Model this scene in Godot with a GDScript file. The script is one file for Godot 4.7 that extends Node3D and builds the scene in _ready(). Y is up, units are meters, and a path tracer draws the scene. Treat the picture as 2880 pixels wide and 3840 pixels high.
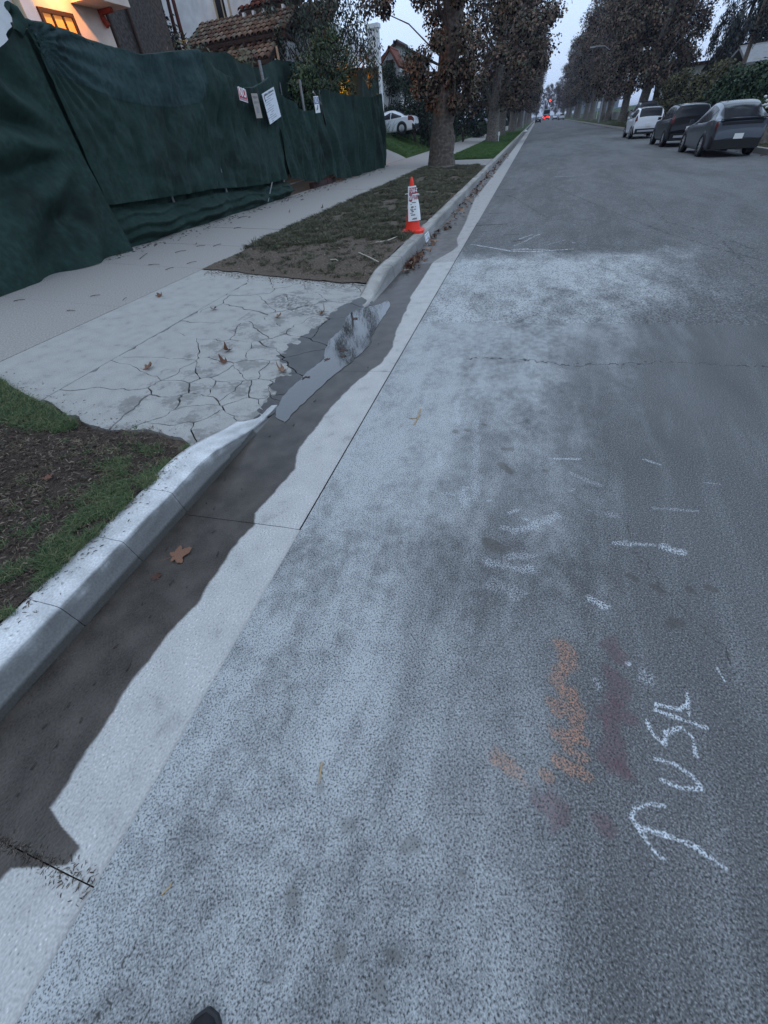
extends Node3D
# Dusk street with a screened building site, seen by somebody standing at the gutter. Road runs along -Z, X is to the right, metres.

const EYE := 1.75
const FOCAL := 1443.0
var cam_basis: Basis
var M := {}
var rng := RandomNumberGenerator.new()
var names := {}
var lut := PackedByteArray()
var wob := FastNoiseLite.new()
var wob2 := FastNoiseLite.new()

# ------------------------------------------------------------------ photo pixel -> point on a known plane
func ray(px: float, py: float) -> Vector3:
	return cam_basis * Vector3((px - 1440.0) / FOCAL, -(py - 1920.0) / FOCAL, -1.0)
func gp(px: float, py: float, y := 0.0) -> Vector3:
	var d := ray(px, py)
	return d * ((y - EYE) / d.y) + Vector3(0, EYE, 0)
func xp(px: float, py: float, x: float) -> Vector3:
	var d := ray(px, py)
	return d * (x / d.x) + Vector3(0, EYE, 0)
func zp(px: float, py: float, z: float) -> Vector3:
	var d := ray(px, py)
	return d * (z / d.z) + Vector3(0, EYE, 0)

# ------------------------------------------------------------------ small helpers
func lin(r: float, g: float, b: float) -> Color:
	return Color(r, g, b).linear_to_srgb()
func numbered(called: String) -> String:
	if not names.has(called):
		names[called] = 0
		return called
	names[called] += 1
	return "%s_%03d" % [called, names[called]]
func tag(o: Node, label: String, category: String, group := "", kind := "") -> Node:
	if label != "": o.set_meta("label", label)
	if category != "": o.set_meta("category", category)
	if group != "": o.set_meta("group", group)
	if kind != "": o.set_meta("kind", kind)
	return o
func thing(called: String, label: String, category: String, at := Vector3.ZERO, turn := 0.0, group := "") -> Node3D:
	var o := Node3D.new()
	o.name = numbered(called)
	add_child(o)
	o.position = at
	o.rotation.y = turn
	tag(o, label, category, group)
	return o
func put(called: String, mesh: Mesh, m: Material, parent: Node = null) -> MeshInstance3D:
	var o := MeshInstance3D.new()
	o.mesh = mesh
	o.material_override = m
	if parent == null or parent == self:
		o.name = numbered(called)
		add_child(o)
	else:
		o.name = called
		parent.add_child(o, true)
	return o
func struct(called: String, mesh: Mesh, m: Material) -> MeshInstance3D:
	var o := put(called, mesh, m)
	o.set_meta("kind", "structure")
	return o
func mat(c: Color, rough := 0.8, metal := 0.0) -> StandardMaterial3D:
	var m := StandardMaterial3D.new()
	m.albedo_color = c
	m.roughness = rough
	m.metallic = metal
	m.metallic_specular = 0.4
	return m
func tri_mat(c: Color, tex: Texture2D, scale: float, rough := 0.85, bump := 0.0, height: Texture2D = null, vc := false) -> StandardMaterial3D:
	var m := mat(c, rough)
	m.albedo_texture = tex
	m.uv1_triplanar = true
	m.uv1_world_triplanar = true
	m.uv1_scale = Vector3.ONE * scale
	m.vertex_color_use_as_albedo = vc
	if bump > 0.0:
		m.heightmap_enabled = true
		m.heightmap_texture = height if height != null else tex
		m.heightmap_scale = bump
	return m
func fnl(seed_: int, freq: float, type := FastNoiseLite.TYPE_SIMPLEX_SMOOTH, oct := 1) -> FastNoiseLite:
	var n := FastNoiseLite.new()
	n.seed = seed_
	n.frequency = freq
	n.noise_type = type
	n.fractal_type = FastNoiseLite.FRACTAL_FBM if oct > 1 else FastNoiseLite.FRACTAL_NONE
	n.fractal_octaves = oct
	return n
func tile(seed_: int, freq: float, lo: Color, hi: Color, size := 512, oct := 4, mid = null) -> ImageTexture:
	var n := fnl(seed_, freq, FastNoiseLite.TYPE_SIMPLEX_SMOOTH, oct)
	var im := n.get_seamless_image(size, size)
	im.convert(Image.FORMAT_L8)
	var d := im.get_data()
	var ramp := []
	for i in 256:
		var t := i / 255.0
		var c := lo.lerp(hi, t)
		if mid != null:
			c = lo.lerp(mid, t * 2.0) if t < 0.5 else (mid as Color).lerp(hi, t * 2.0 - 1.0)
		ramp.append([int(clampf(c.r, 0, 1) * 255), int(clampf(c.g, 0, 1) * 255), int(clampf(c.b, 0, 1) * 255)])
	var out := PackedByteArray()
	out.resize(size * size * 3)
	var k := 0
	for v in d:
		var c2: Array = ramp[v]
		out[k] = c2[0]; out[k + 1] = c2[1]; out[k + 2] = c2[2]
		k += 3
	return ImageTexture.create_from_image(Image.create_from_data(size, size, false, Image.FORMAT_RGB8, out))

# ------------------------------------------------------------------ mesh building
func st() -> SurfaceTool:
	var s := SurfaceTool.new()
	s.begin(Mesh.PRIMITIVE_TRIANGLES)
	s.set_smooth_group(-1)
	return s
func done(s: SurfaceTool) -> ArrayMesh:
	s.generate_normals()
	return s.commit()
func quad(s: SurfaceTool, a: Vector3, b: Vector3, c: Vector3, d: Vector3) -> void:
	for p in [a, b, c, a, c, d]: s.add_vertex(p)
func box(s: SurfaceTool, c: Vector3, size: Vector3, turn := Basis.IDENTITY) -> void:
	var h := size * 0.5
	var p := []
	for i in 8:
		p.append(c + turn * Vector3(h.x * (1 if i & 1 else -1), h.y * (1 if i & 2 else -1), h.z * (1 if i & 4 else -1)))
	quad(s, p[0], p[2], p[3], p[1]); quad(s, p[5], p[7], p[6], p[4]); quad(s, p[4], p[6], p[2], p[0])
	quad(s, p[1], p[3], p[7], p[5]); quad(s, p[2], p[6], p[7], p[3]); quad(s, p[4], p[0], p[1], p[5])
func boxm(size: Vector3, c := Vector3.ZERO) -> ArrayMesh:
	var s := st()
	box(s, c, size)
	return done(s)
func tube(s: SurfaceTool, path: Array, radii: Array, n := 10, rough := 0.0, sd := 1) -> void:
	s.set_smooth_group(1)
	var rings := []
	var up := Vector3(0.3, 0.1, 0.9)
	for i in path.size():
		var d: Vector3 = (path[min(i + 1, path.size() - 1)] - path[max(i - 1, 0)]).normalized()
		var a := d.cross(up).normalized()
		var b := d.cross(a).normalized()
		var r := []
		for k in n:
			var an := TAU * k / n
			var rr: float = radii[i]
			if rough > 0.0:
				rr *= 1.0 + rough * wob.get_noise_3d(cos(an) * 140.0 + sd * 37.0, path[i].y * 90.0, sin(an) * 140.0)
			r.append(path[i] + (a * cos(an) + b * sin(an)) * rr)
		rings.append(r)
	for i in path.size() - 1:
		for k in n:
			var k2 := (k + 1) % n
			quad(s, rings[i][k], rings[i + 1][k], rings[i + 1][k2], rings[i][k2])
	s.set_smooth_group(-1)
	for e in [0, path.size() - 1]:
		for k in n:
			s.add_vertex(path[e]); s.add_vertex(rings[e][k]); s.add_vertex(rings[e][(k + 1) % n])
func lathe(prof: Array, n := 24, axis_x := false) -> ArrayMesh:
	var s := st()
	s.set_smooth_group(1)
	for i in prof.size() - 1:
		for k in n:
			var q := []
			for e in [[i, k], [i + 1, k], [i + 1, k + 1], [i, k + 1]]:
				var an: float = TAU * (e[1] % n) / n
				var p: Vector2 = prof[e[0]]
				q.append(Vector3(p.y, p.x * cos(an), p.x * sin(an)) if axis_x else Vector3(p.x * cos(an), p.y, p.x * sin(an)))
			quad(s, q[0], q[1], q[2], q[3])
	return done(s)
# grid of points nu x nv -> smooth mesh, optional colours and uvs
func grid_mesh(nu: int, nv: int, f: Callable, col = null, uv = null, nrm = null) -> ArrayMesh:
	var vs := PackedVector3Array(); var cs := PackedColorArray(); var us := PackedVector2Array(); var idx := PackedInt32Array()
	for i in nu:
		for j in nv:
			var p: Vector3 = f.call(i / float(nu - 1), j / float(nv - 1))
			vs.append(p)
			if col != null: cs.append(col.call(p, i / float(nu - 1), j / float(nv - 1)))
			if uv != null: us.append(uv.call(p, i / float(nu - 1), j / float(nv - 1)))
	var ns := PackedVector3Array()
	ns.resize(vs.size())
	for i in nu - 1:
		for j in nv - 1:
			var a := i * nv + j
			var b := a + nv
			idx.append_array([a, b, b + 1, a, b + 1, a + 1])
			var n := (vs[b + 1] - vs[a]).cross(vs[b] - vs[a + 1])
			for q in [a, b, a + 1, b + 1]: ns[q] += n
	for i in ns.size(): ns[i] = ns[i].normalized() if nrm == null else nrm
	var arr := []
	arr.resize(Mesh.ARRAY_MAX)
	arr[Mesh.ARRAY_VERTEX] = vs; arr[Mesh.ARRAY_NORMAL] = ns; arr[Mesh.ARRAY_INDEX] = idx
	if col != null: arr[Mesh.ARRAY_COLOR] = cs
	if uv != null: arr[Mesh.ARRAY_TEX_UV] = us
	var m := ArrayMesh.new()
	m.add_surface_from_arrays(Mesh.PRIMITIVE_TRIANGLES, arr)
	return m
# flat polygon slab with thickness; outline in (x, z); height from a function; uv = planar over r
func slab(poly: PackedVector2Array, hf: Callable, thick: float, r := Rect2(0, 0, 1, 1)) -> ArrayMesh:
	var s := SurfaceTool.new()
	s.begin(Mesh.PRIMITIVE_TRIANGLES)
	s.set_smooth_group(-1)
	var t := Geometry2D.triangulate_polygon(poly)
	var cw := Geometry2D.is_polygon_clockwise(poly)
	for i in range(0, t.size(), 3):
		for k in [0, 1, 2]:
			var p := poly[t[i + k]]
			s.set_uv((p - r.position) / r.size)
			s.add_vertex(Vector3(p.x, hf.call(p), p.y))
	for i in poly.size():
		var a := poly[i]
		var b := poly[(i + 1) % poly.size()]
		if not cw:
			var c := a; a = b; b = c
		var q := [Vector3(a.x, hf.call(a), a.y), Vector3(b.x, hf.call(b), b.y), Vector3(b.x, hf.call(b) - thick, b.y), Vector3(a.x, hf.call(a) - thick, a.y)]
		for k in [0, 2, 1, 0, 3, 2]:
			s.set_uv((Vector2(q[k].x, q[k].z) - r.position) / r.size)
			s.add_vertex(q[k])
	return done(s)
# leaves spread through clumps: [centre, radii, count]
func foliage(clumps: Array, size: float, cols: Array, sd: int, droop := 0.3, slim := 0.36, shell := 0.45) -> ArrayMesh:
	var r := RandomNumberGenerator.new()
	r.seed = sd
	var vs := PackedVector3Array(); var ns := PackedVector3Array(); var cs := PackedColorArray(); var idx := PackedInt32Array()
	for c in clumps:
		for i in int(c[2]):
			var d := Vector3(r.randfn(), r.randfn(), r.randfn()).normalized()
			var p: Vector3 = c[0] + d * (c[1] as Vector3) * pow(r.randf(), shell)
			var n := (d * 0.6 + Vector3(r.randfn(), r.randfn(), r.randfn()) * 0.6 + Vector3(0, 0.4, 0)).normalized()
			var a := (n.cross(Vector3(r.randfn(), r.randfn(), r.randfn())).normalized() + Vector3(0, -droop, 0)).normalized()
			var b := n.cross(a).normalized()
			var l := size * r.randf_range(0.6, 1.25)
			var k := vs.size()
			var bend := n * l * r.randf_range(-0.15, 0.15)
			vs.append(p); vs.append(p + a * l * 0.5 + b * l * slim + bend); vs.append(p + a * l); vs.append(p + a * l * 0.5 - b * l * slim + bend)
			var nn := n if n.dot(d) > 0 else -n
			for q in 4: ns.append(nn)
			var co: Color = cols[r.randi() % cols.size()]
			co = co * r.randf_range(0.75, 1.25)
			co.a = 1.0
			for q in 4: cs.append(co)
			idx.append_array([k, k + 1, k + 2, k, k + 2, k + 3])
	var arr := []
	arr.resize(Mesh.ARRAY_MAX)
	arr[Mesh.ARRAY_VERTEX] = vs; arr[Mesh.ARRAY_NORMAL] = ns; arr[Mesh.ARRAY_COLOR] = cs; arr[Mesh.ARRAY_INDEX] = idx
	var m := ArrayMesh.new()
	m.add_surface_from_arrays(Mesh.PRIMITIVE_TRIANGLES, arr)
	return m
func tuft_mesh(sd: int, blades: int, h: float, spread: float, w: float, lean := 0.6) -> ArrayMesh:
	var r := RandomNumberGenerator.new()
	r.seed = sd
	var s := SurfaceTool.new()
	s.begin(Mesh.PRIMITIVE_TRIANGLES)
	s.set_smooth_group(-1)
	for i in blades:
		var an := r.randf() * TAU
		var o := Vector3(r.randfn() * spread, 0, r.randfn() * spread)
		var side := Vector3(cos(an), 0, sin(an)) * w
		var hh := h * r.randf_range(0.5, 1.15)
		var l := Vector3(r.randfn(), 0, r.randfn()) * hh * lean
		s.add_vertex(o - side); s.add_vertex(o + side); s.add_vertex(o + l * 0.45 + Vector3(0, hh * 0.6, 0) + side * 0.7)
		s.add_vertex(o - side); s.add_vertex(o + l * 0.45 + Vector3(0, hh * 0.6, 0) + side * 0.7); s.add_vertex(o + l * 0.45 + Vector3(0, hh * 0.6, 0) - side * 0.7)
		s.add_vertex(o + l * 0.45 + Vector3(0, hh * 0.6, 0) - side * 0.7); s.add_vertex(o + l * 0.45 + Vector3(0, hh * 0.6, 0) + side * 0.7); s.add_vertex(o + l + Vector3(0, hh * 0.85, 0))
	return done(s)
func scatter(called: String, label: String, category: String, mesh: Mesh, m: Material, xf: Array, cols: Array) -> MultiMeshInstance3D:
	var mm := MultiMesh.new()
	mm.transform_format = MultiMesh.TRANSFORM_3D
	mm.use_colors = true
	mm.mesh = mesh
	mm.instance_count = xf.size()
	for i in xf.size():
		mm.set_instance_transform(i, xf[i])
		mm.set_instance_color(i, cols[i])
	var o := MultiMeshInstance3D.new()
	o.multimesh = mm
	o.material_override = m
	o.name = numbered(called)
	add_child(o)
	tag(o, label, category, "", "stuff")
	return o

# ------------------------------------------------------------------ heights of the place
const KX := -2.03       # foot of the kerb
const GX := -1.11       # edge between gutter and asphalt
func road_y(x: float) -> float:
	return 0.0 if x < 3.0 else -0.0045 * (x - 3.0) * (x - 3.0)
func left_y(x: float) -> float:
	if x > -2.3: return 0.14
	if x > -5.5: return lerpf(0.14, 0.28, (-2.3 - x) / 3.2)
	if x > -8.2: return lerpf(0.28, 0.46, (-5.5 - x) / 2.7)
	if x > -11.0: return lerpf(0.46, 1.55, (-8.2 - x) / 2.8)
	return 1.55 + minf((-11.0 - x) * 0.03, 0.3)
func apron_y(x: float) -> float:
	if x > KX: return gutter_y(x)
	if x > -4.3: return lerpf(-0.04, 0.17, (KX - x) / (4.3 + KX))
	return lerpf(0.17, 0.28, clampf((-4.3 - x) / 1.2, 0, 1))
func verge_y(x: float, z: float) -> float:
	# the earth runs out on to the drive instead of ending in a step
	if z > -5.0: return lerpf(apron_y(x) + 0.02, left_y(x) + 0.012, smoothstep(0.0, 0.55, z - bed_edge(x)))
	return lerpf(apron_y(x) + 0.016, left_y(x) + 0.01, smoothstep(0.0, 1.3, -6.8 - z)) + 0.035 * (wob.get_noise_2d(x * 120.0, z * 120.0) + 0.4 * wob2.get_noise_2d(x * 600.0, z * 600.0)) * smoothstep(0.0, 0.5, -6.8 - z)
func bed_edge(x: float) -> float:
	var e := [[-2.3, -1.98], [-2.86, -2.17], [-3.46, -2.08], [-4.2, -2.28], [-5.0, -2.55], [-5.5, -2.7]]
	for i in 5:
		if x >= e[i + 1][0]: return lerpf(e[i][1], e[i + 1][1], clampf((e[i][0] - x) / (e[i][0] - e[i + 1][0]), 0, 1)) + 0.06 * wob2.get_noise_1d(x * 220.0)
	return -2.7
func gutter_y(x: float) -> float:
	return lerpf(-0.004, -0.045, clampf((GX - x) / (GX - KX), 0, 1))

# ------------------------------------------------------------------ computed ground pictures
func put_px(d: PackedByteArray, k: int, r: float, g: float, b: float) -> void:
	d[k] = lut[int(clampf(r, 0, 1) * 1023)]; d[k + 1] = lut[int(clampf(g, 0, 1) * 1023)]; d[k + 2] = lut[int(clampf(b, 0, 1) * 1023)]
func dust_at(x: float, z: float) -> float:
	# slow drifts, streaks dragged along the lane by tyres, and finer breakup
	var w := wob.get_noise_2d(x * 95.0, z * 45.0)
	var w2 := wob2.get_noise_2d(x * 120.0, z * 75.0)
	var st1 := wob2.get_noise_2d(x * 520.0 + z * 40.0, z * 60.0 + 200.0)
	var w3 := wob.get_noise_2d(x * 330.0 + 300.0, z * 260.0)
	var w4 := wob.get_noise_2d(x * 1300.0, z * 1000.0 + 70.0)
	var xr := 0.2
	if z < -2.0: xr = lerpf(0.2, 0.9, clampf((-2.0 - z) / 2.5, 0, 1))
	if z < -4.5: xr = lerpf(0.9, 2.3, clampf((-4.5 - z) / 2.0, 0, 1))
	var e := 1.0 - smoothstep(-0.85, 0.8, x - xr + w * 0.9)
	var v := 0.55 + 0.42 * w2 + 0.25 * w + 0.08 * st1 + 0.3 * w3 + 0.36 * w4
	v += 0.36 * exp(-(pow((x + 0.75) / 0.5, 2) + pow((z + 3.6) / 2.6, 2)))
	v += 0.26 * exp(-(pow((x + 0.35) / 0.4, 2) + pow((z + 0.5) / 0.5, 2)))
	v += 0.3 * exp(-(pow((x - 0.4) / 1.4, 2) + pow((z + 7.2) / 0.9, 2)))
	v -= 0.3 * exp(-(pow((x + 0.1) / 0.5, 2) + pow((z + 1.25) / 0.25, 2)))
	v -= 0.22 * exp(-(pow((x + 0.8) / 0.3, 2) + pow((z - 0.05) / 0.5, 2)))
	e *= clampf(v, 0.0, 1.1)
	e *= 1.0 - smoothstep(-0.6, 0.25, -8.7 - z + w * 0.5 + 0.06 * x)
	e += 0.1 * smoothstep(0.05, 0.4, st1) * smoothstep(4.5, 1.0, x)
	return clampf(e, 0.0, 1.0)
func stroke(d: PackedByteArray, sp: PackedByteArray, r: Rect2, W: int, H: int, pts: Array, wid: float, c: Vector3, op: float, bite := 0.5) -> void:
	# worn marks on the asphalt: only the stones that stick out still carry them
	for i in pts.size() - (1 if pts.size() > 1 else 0):
		var a: Vector2 = pts[i]
		var b: Vector2 = pts[min(i + 1, pts.size() - 1)]
		var x0 := int(floor((minf(a.x, b.x) - wid - r.position.x) / r.size.x * W)); var x1 := int(ceil((maxf(a.x, b.x) + wid - r.position.x) / r.size.x * W))
		var y0 := int(floor((minf(a.y, b.y) - wid - r.position.y) / r.size.y * H)); var y1 := int(ceil((maxf(a.y, b.y) + wid - r.position.y) / r.size.y * H))
		for y in range(maxi(y0, 0), mini(y1, H - 1) + 1):
			for x in range(maxi(x0, 0), mini(x1, W - 1) + 1):
				var p := Vector2(r.position.x + (x + 0.5) / W * r.size.x, r.position.y + (y + 0.5) / H * r.size.y)
				if bite == 0.0: p += Vector2(wob.get_noise_2d(p.x * 700.0, p.y * 700.0), wob.get_noise_2d(p.x * 700.0 + 300.0, p.y * 700.0)) * 0.07
				var q := Geometry2D.get_closest_point_to_segment(p, a, b)
				var rel := p.distance_to(q) / wid + 0.75 * wob2.get_noise_2d(p.x * 900.0, p.y * 900.0) * (1.0 if bite > 0.0 else 0.5)
				if rel >= 1.0: continue
				var k := y * W + x
				var al := op * smoothstep(1.0, 0.4, rel) * clampf(1.0 + (sp[k] / 255.0 - 0.5 - 0.12) * 6.0 * bite, 0.0, 1.25)
				al = clampf(al, 0, 1)
				k *= 3
				d[k] = int(lerpf(d[k], c.x, al)); d[k + 1] = int(lerpf(d[k + 1], c.y, al)); d[k + 2] = int(lerpf(d[k + 2], c.z, al))
func zoomed(ox: float, oy: float, f: float, a: Array) -> Array:
	var out := []
	for i in range(0, a.size(), 2):
		var p := gp(ox + a[i] * f, oy + a[i + 1] * f)
		out.append(Vector2(p.x, p.z))
	return out
func road_material(r: Rect2, W: int, H: int, marks: Array, fine: bool) -> StandardMaterial3D:
	# r: x from position.x, z from position.y (most negative z first)
	var sx := r.size.x / W
	var n1 := fnl(11, 95.0 * sx, FastNoiseLite.TYPE_SIMPLEX_SMOOTH, 2).get_image(W, H, false, false, false)
	var n2 := fnl(12, 215.0 * sx, FastNoiseLite.TYPE_SIMPLEX).get_image(W, H, false, false, false)
	n1.convert(Image.FORMAT_L8); n2.convert(Image.FORMAT_L8)
	var a1 := n1.get_data(); var a2 := n2.get_data()
	var k_f := clampf(0.009 / sx, 0.15, 1.0)
	# slow patterns on a coarse grid
	var gw := 160; var gh := 256
	var dust := Image.create(gw, gh, false, Image.FORMAT_RF)
	var tone := Image.create(gw, gh, false, Image.FORMAT_RF)
	for j in gh:
		for i in gw:
			var x := r.position.x + (i + 0.5) / gw * r.size.x
			var z := r.position.y + (j + 0.5) / gh * r.size.y
			dust.set_pixel(i, j, Color(dust_at(x, z), 0, 0))
			var t := 1.0 + 0.3 * wob.get_noise_2d(x * 38.0, z * 9.0) + 0.22 * wob2.get_noise_2d(x * 160.0 + 900.0, z * 60.0)
			tone.set_pixel(i, j, Color(t, 0, 0))
	dust.resize(W, H, Image.INTERPOLATE_BILINEAR); tone.resize(W, H, Image.INTERPOLATE_BILINEAR)
	var df := dust.get_data().to_float32_array(); var tf := tone.get_data().to_float32_array()
	var d := PackedByteArray(); d.resize(W * H * 3)
	var sp := PackedByteArray(); sp.resize(W * H)
	var k := 0
	for i in W * H:
		var s := ((a1[i] * 0.62 + a2[i] * 0.38) / 255.0 - 0.5) * 2.7 * k_f
		sp[i] = int(clampf(s * 0.5 + 0.5, 0, 1) * 255)
		var base := 0.122 * tf[i] * (1.0 + s * 0.85)
		if s > 0.62: base += 0.07
		var c := clampf(df[i] * 1.0 + s * 0.86 * (0.14 + df[i]) - 0.03, 0.0, 1.0)
		if s < -0.5: c *= 0.4
		d[k] = lut[int(clampf(base * 1.0 + (0.455 - base) * c, 0, 1) * 1023)]
		d[k + 1] = lut[int(clampf(base + (0.47 - base) * c, 0, 1) * 1023)]
		d[k + 2] = lut[int(clampf(base * 1.0 + (0.47 - base) * c, 0, 1) * 1023)]
		k += 3
	for m in marks:
		stroke(d, sp, r, W, H, m[0], m[1], m[2], m[3], m[4])
	var mt := mat(Color.WHITE, 0.88)
	mt.metallic_specular = 0.3
	mt.albedo_texture = ImageTexture.create_from_image(Image.create_from_data(W, H, false, Image.FORMAT_RGB8, d))
	if fine:
		mt.heightmap_enabled = true
		mt.heightmap_texture = ImageTexture.create_from_image(Image.create_from_data(W, H, false, Image.FORMAT_L8, sp))
		mt.heightmap_scale = 0.3
	return mt
func road_patch(called: String, r: Rect2, tex: Rect2, m: Material) -> void:
	var mesh := grid_mesh(2 + int(r.size.x * 2), 2, func(u, v):
		var x: float = r.position.x + u * r.size.x
		return Vector3(x, road_y(x), r.position.y + v * r.size.y), null, func(p, _u, _v): return Vector2((p.x - tex.position.x) / tex.size.x, (p.z - tex.position.y) / tex.size.y))
	struct(called, mesh, m)
func road_marks() -> Array:
	var W := Vector3(214, 219, 224); var O := Vector3(190, 136, 110); var R := Vector3(112, 62, 70); var D := Vector3(52, 50, 50); var B := Vector3(74, 66, 58)
	var L := []
	var f := 0.7716
	for s in [[1110, 470, 1116, 442, 1230, 466, 1270, 440, 1265, 382], [1110, 470, 1230, 512, 1360, 555], [1268, 440, 1275, 500], [1070, 525, 1100, 590, 1155, 635, 1165, 578, 1240, 555, 1290, 600, 1310, 695],
			[1110, 705, 1200, 730, 1290, 790, 1340, 855, 1240, 850, 1140, 810], [1155, 935, 1080, 925, 1010, 950, 995, 990, 1040, 1060, 1100, 1150, 1150, 1195], [1025, 1035, 1160, 1080, 1300, 1130, 1455, 1240], [1410, 265, 1450, 330]]:
		L.append([zoomed(1600, 2300, f, s), 0.0098, W, 0.82, 0.5])
	L.append([zoomed(1600, 2300, f, [980, 245]), 0.014, W, 0.8, 0.4])
	L.append([zoomed(1600, 2300, f, [1060, 310]), 0.045, W, 0.42, 1.0])
	L.append([zoomed(1600, 2300, f, [830, 340]), 0.035, W, 0.35, 1.0])
	L.append([zoomed(1600, 2300, f, [150, 470]), 0.022, W, 0.4, 1.0])
	for s in [[665, 165, 685, 225, 34], [640, 285, 655, 375, 26], [690, 390, 690, 400, 26], [630, 450, 730, 462, 27], [720, 515, 730, 560, 18], [620, 580, 690, 605, 20], [720, 600, 770, 625, 16], [690, 660, 765, 695, 18], [625, 705, 700, 755, 16], [745, 775, 790, 797, 14], [345, 712, 430, 785, 25], [580, 790, 582, 792, 16]]:
		L.append([zoomed(1600, 2300, f, s.slice(0, 4)), s[4] * 0.0018, O, 0.62, 0.9])
	for s in [[900, 150, 920, 205, 34], [915, 310, 930, 390, 36], [850, 495, 960, 500, 34], [895, 550, 910, 700, 40], [890, 750, 950, 765, 26], [610, 930, 620, 950, 44], [860, 1005, 872, 1015, 26]]:
		L.append([zoomed(1600, 2300, f, s.slice(0, 4)), s[4] * 0.0017, R, 0.32, 0.7])
	f = 1.0127
	for s in [[577, 80, 575, 370, 18, 0.35], [505, 10, 512, 90, 14, 0.3], [530, 335, 540, 385, 26, 0.55], [620, 375, 632, 372, 8, 0.6], [745, 480, 885, 430, 20, 0.5], [690, 470, 720, 490, 20, 0.5], [620, 605, 775, 632, 18, 0.5], [690, 580, 800, 575, 14, 0.4], [850, 216, 965, 219, 7, 0.75], [1200, 220, 1260, 240, 6, 0.7], [1000, 735, 1055, 765, 13, 0.7],
			[1272, 545, 1340, 562, 15, 0.75], [1095, 530, 1235, 536, 10, 0.6], [1240, 400, 1400, 412, 7, 0.4], [930, 270, 1040, 320, 12, 0.35], [985, 405, 1000, 410, 6, 0.4], [1075, 425, 1100, 430, 14, 0.35], [640, 680, 730, 720, 26, 0.3], [455, 345, 500, 348, 9, 0.35], [440, 190, 445, 240, 9, 0.35], [735, 405, 700, 420, 7, 0.6], [770, 445, 755, 440, 6, 0.6], [930, 335, 940, 330, 6, 0.5], [1425, 305, 1480, 312, 6, 0.4]]:
		L.append([zoomed(1200, 1500, f, s.slice(0, 4)), s[4] * 0.0021, W, s[5], 0.7])
	for s in [[500, 118, 505, 119, 14], [543, 113, 548, 114, 11], [603, 90, 608, 91, 13], [675, 180, 705, 182, 13], [833, 262, 838, 262, 9], [298, 527, 301, 528, 6], [625, 530, 665, 555, 24], [670, 240, 700, 265, 14], [1145, 650, 1165, 665, 9], [1240, 690, 1260, 710, 10], [1365, 700, 1370, 703, 10], [1435, 695, 1470, 703, 9], [1300, 815, 1330, 830, 18]]:
		L.append([zoomed(1200, 1500, f, s.slice(0, 4)), s[4] * 0.0024, B, 0.42, 0.5])
	for s in [[380, 245, 24], [515, 242, 12], [690, 330, 26], [120, 605, 22], [360, 860, 22], [605, 865, 24], [540, 1020, 26], [930, 480, 9], [1505, 580, 12], [75, 270, 10], [260, 60, 20]]:
		L.append([zoomed(1000, 2900, 0.7836, [s[0], s[1]]), s[2] * 0.0014, B, 0.33, 0.8])
	# cracks
	L.append([zoomed(0, 0, 1.736, [1010, 776, 1060, 773, 1130, 776, 1190, 784, 1230, 790, 1290, 786, 1360, 787, 1420, 781, 1500, 783, 1580, 790, 1659, 791]), 0.010, D, 0.7, 0.0])
	L.append([zoomed(1200, 1500, f, [1128, 420, 1150, 510, 1180, 580, 1240, 650, 1300, 720, 1350, 780, 1400, 830, 1460, 889, 1520, 960, 1540, 1040]), 0.005, D, 0.5, 0.0])
	L.append([zoomed(0, 2600, 0.7836, [680, 1130, 655, 1180, 620, 1240, 575, 1370, 545, 1440, 500, 1500, 450, 1580]), 0.006, D, 0.7, 0.0])
	for s in [[1200, 405, 1330, 460, 1430, 500, 1560, 540, 1659, 565], [1560, 520, 1600, 560, 1640, 590], [1390, 430, 1440, 480, 1530, 500, 1640, 545], [1100, 420, 1180, 470, 1250, 480]]:
		L.append([zoomed(0, 0, 1.736, s), 0.013, D, 0.6, 0.0])
	# chalky drag marks by the far end of the spill
	f = 0.4822
	for s in [[770, 760, 920, 785, 1070, 812, 1250, 815, 1540, 797, 0.05, 0.8], [1090, 800, 1350, 800, 0.06, 0.5], [1100, 770, 1180, 735, 1290, 680, 0.05, 0.5], [1135, 718, 1230, 685, 0.05, 0.65], [890, 905, 985, 905, 0.03, 0.7], [700, 945, 800, 895, 960, 860, 0.05, 0.4], [1410, 233, 1555, 229, 0.07, 0.7], [1070, 168, 1120, 168, 0.12, 0.5], [1140, 795, 1200, 795, 0.05, 0.8], [1550, 745, 1565, 748, 0.03, 0.7], [1560, 608, 1568, 608, 0.03, 0.8], [1360, 760, 1490, 725, 0.03, 0.4]]:
		L.append([zoomed(1400, 550, f, s.slice(0, s.size() - 2)), s[-2] * 0.75, W, s[-1], 0.5])
	for s in [[790, 615, 900, 608, 1030, 602, 0.07], [890, 522, 1020, 514, 0.05], [820, 662, 880, 660, 0.04], [1020, 686, 1130, 680, 0.04], [970, 335, 1150, 330, 0.06], [1040, 380, 1070, 386, 0.07], [960, 388, 985, 385, 0.06], [1070, 100, 1130, 95, 0.2], [1100, 735, 1150, 728, 0.06]]:
		L.append([zoomed(1400, 550, f, s.slice(0, s.size() - 1)), s[-1] * 0.8, D, 0.6, 0.1])
	return L
func concrete_px(s: float, t: float) -> float:
	return 0.36 * (1.0 + 0.28 * s + 0.2 * t)
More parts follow.
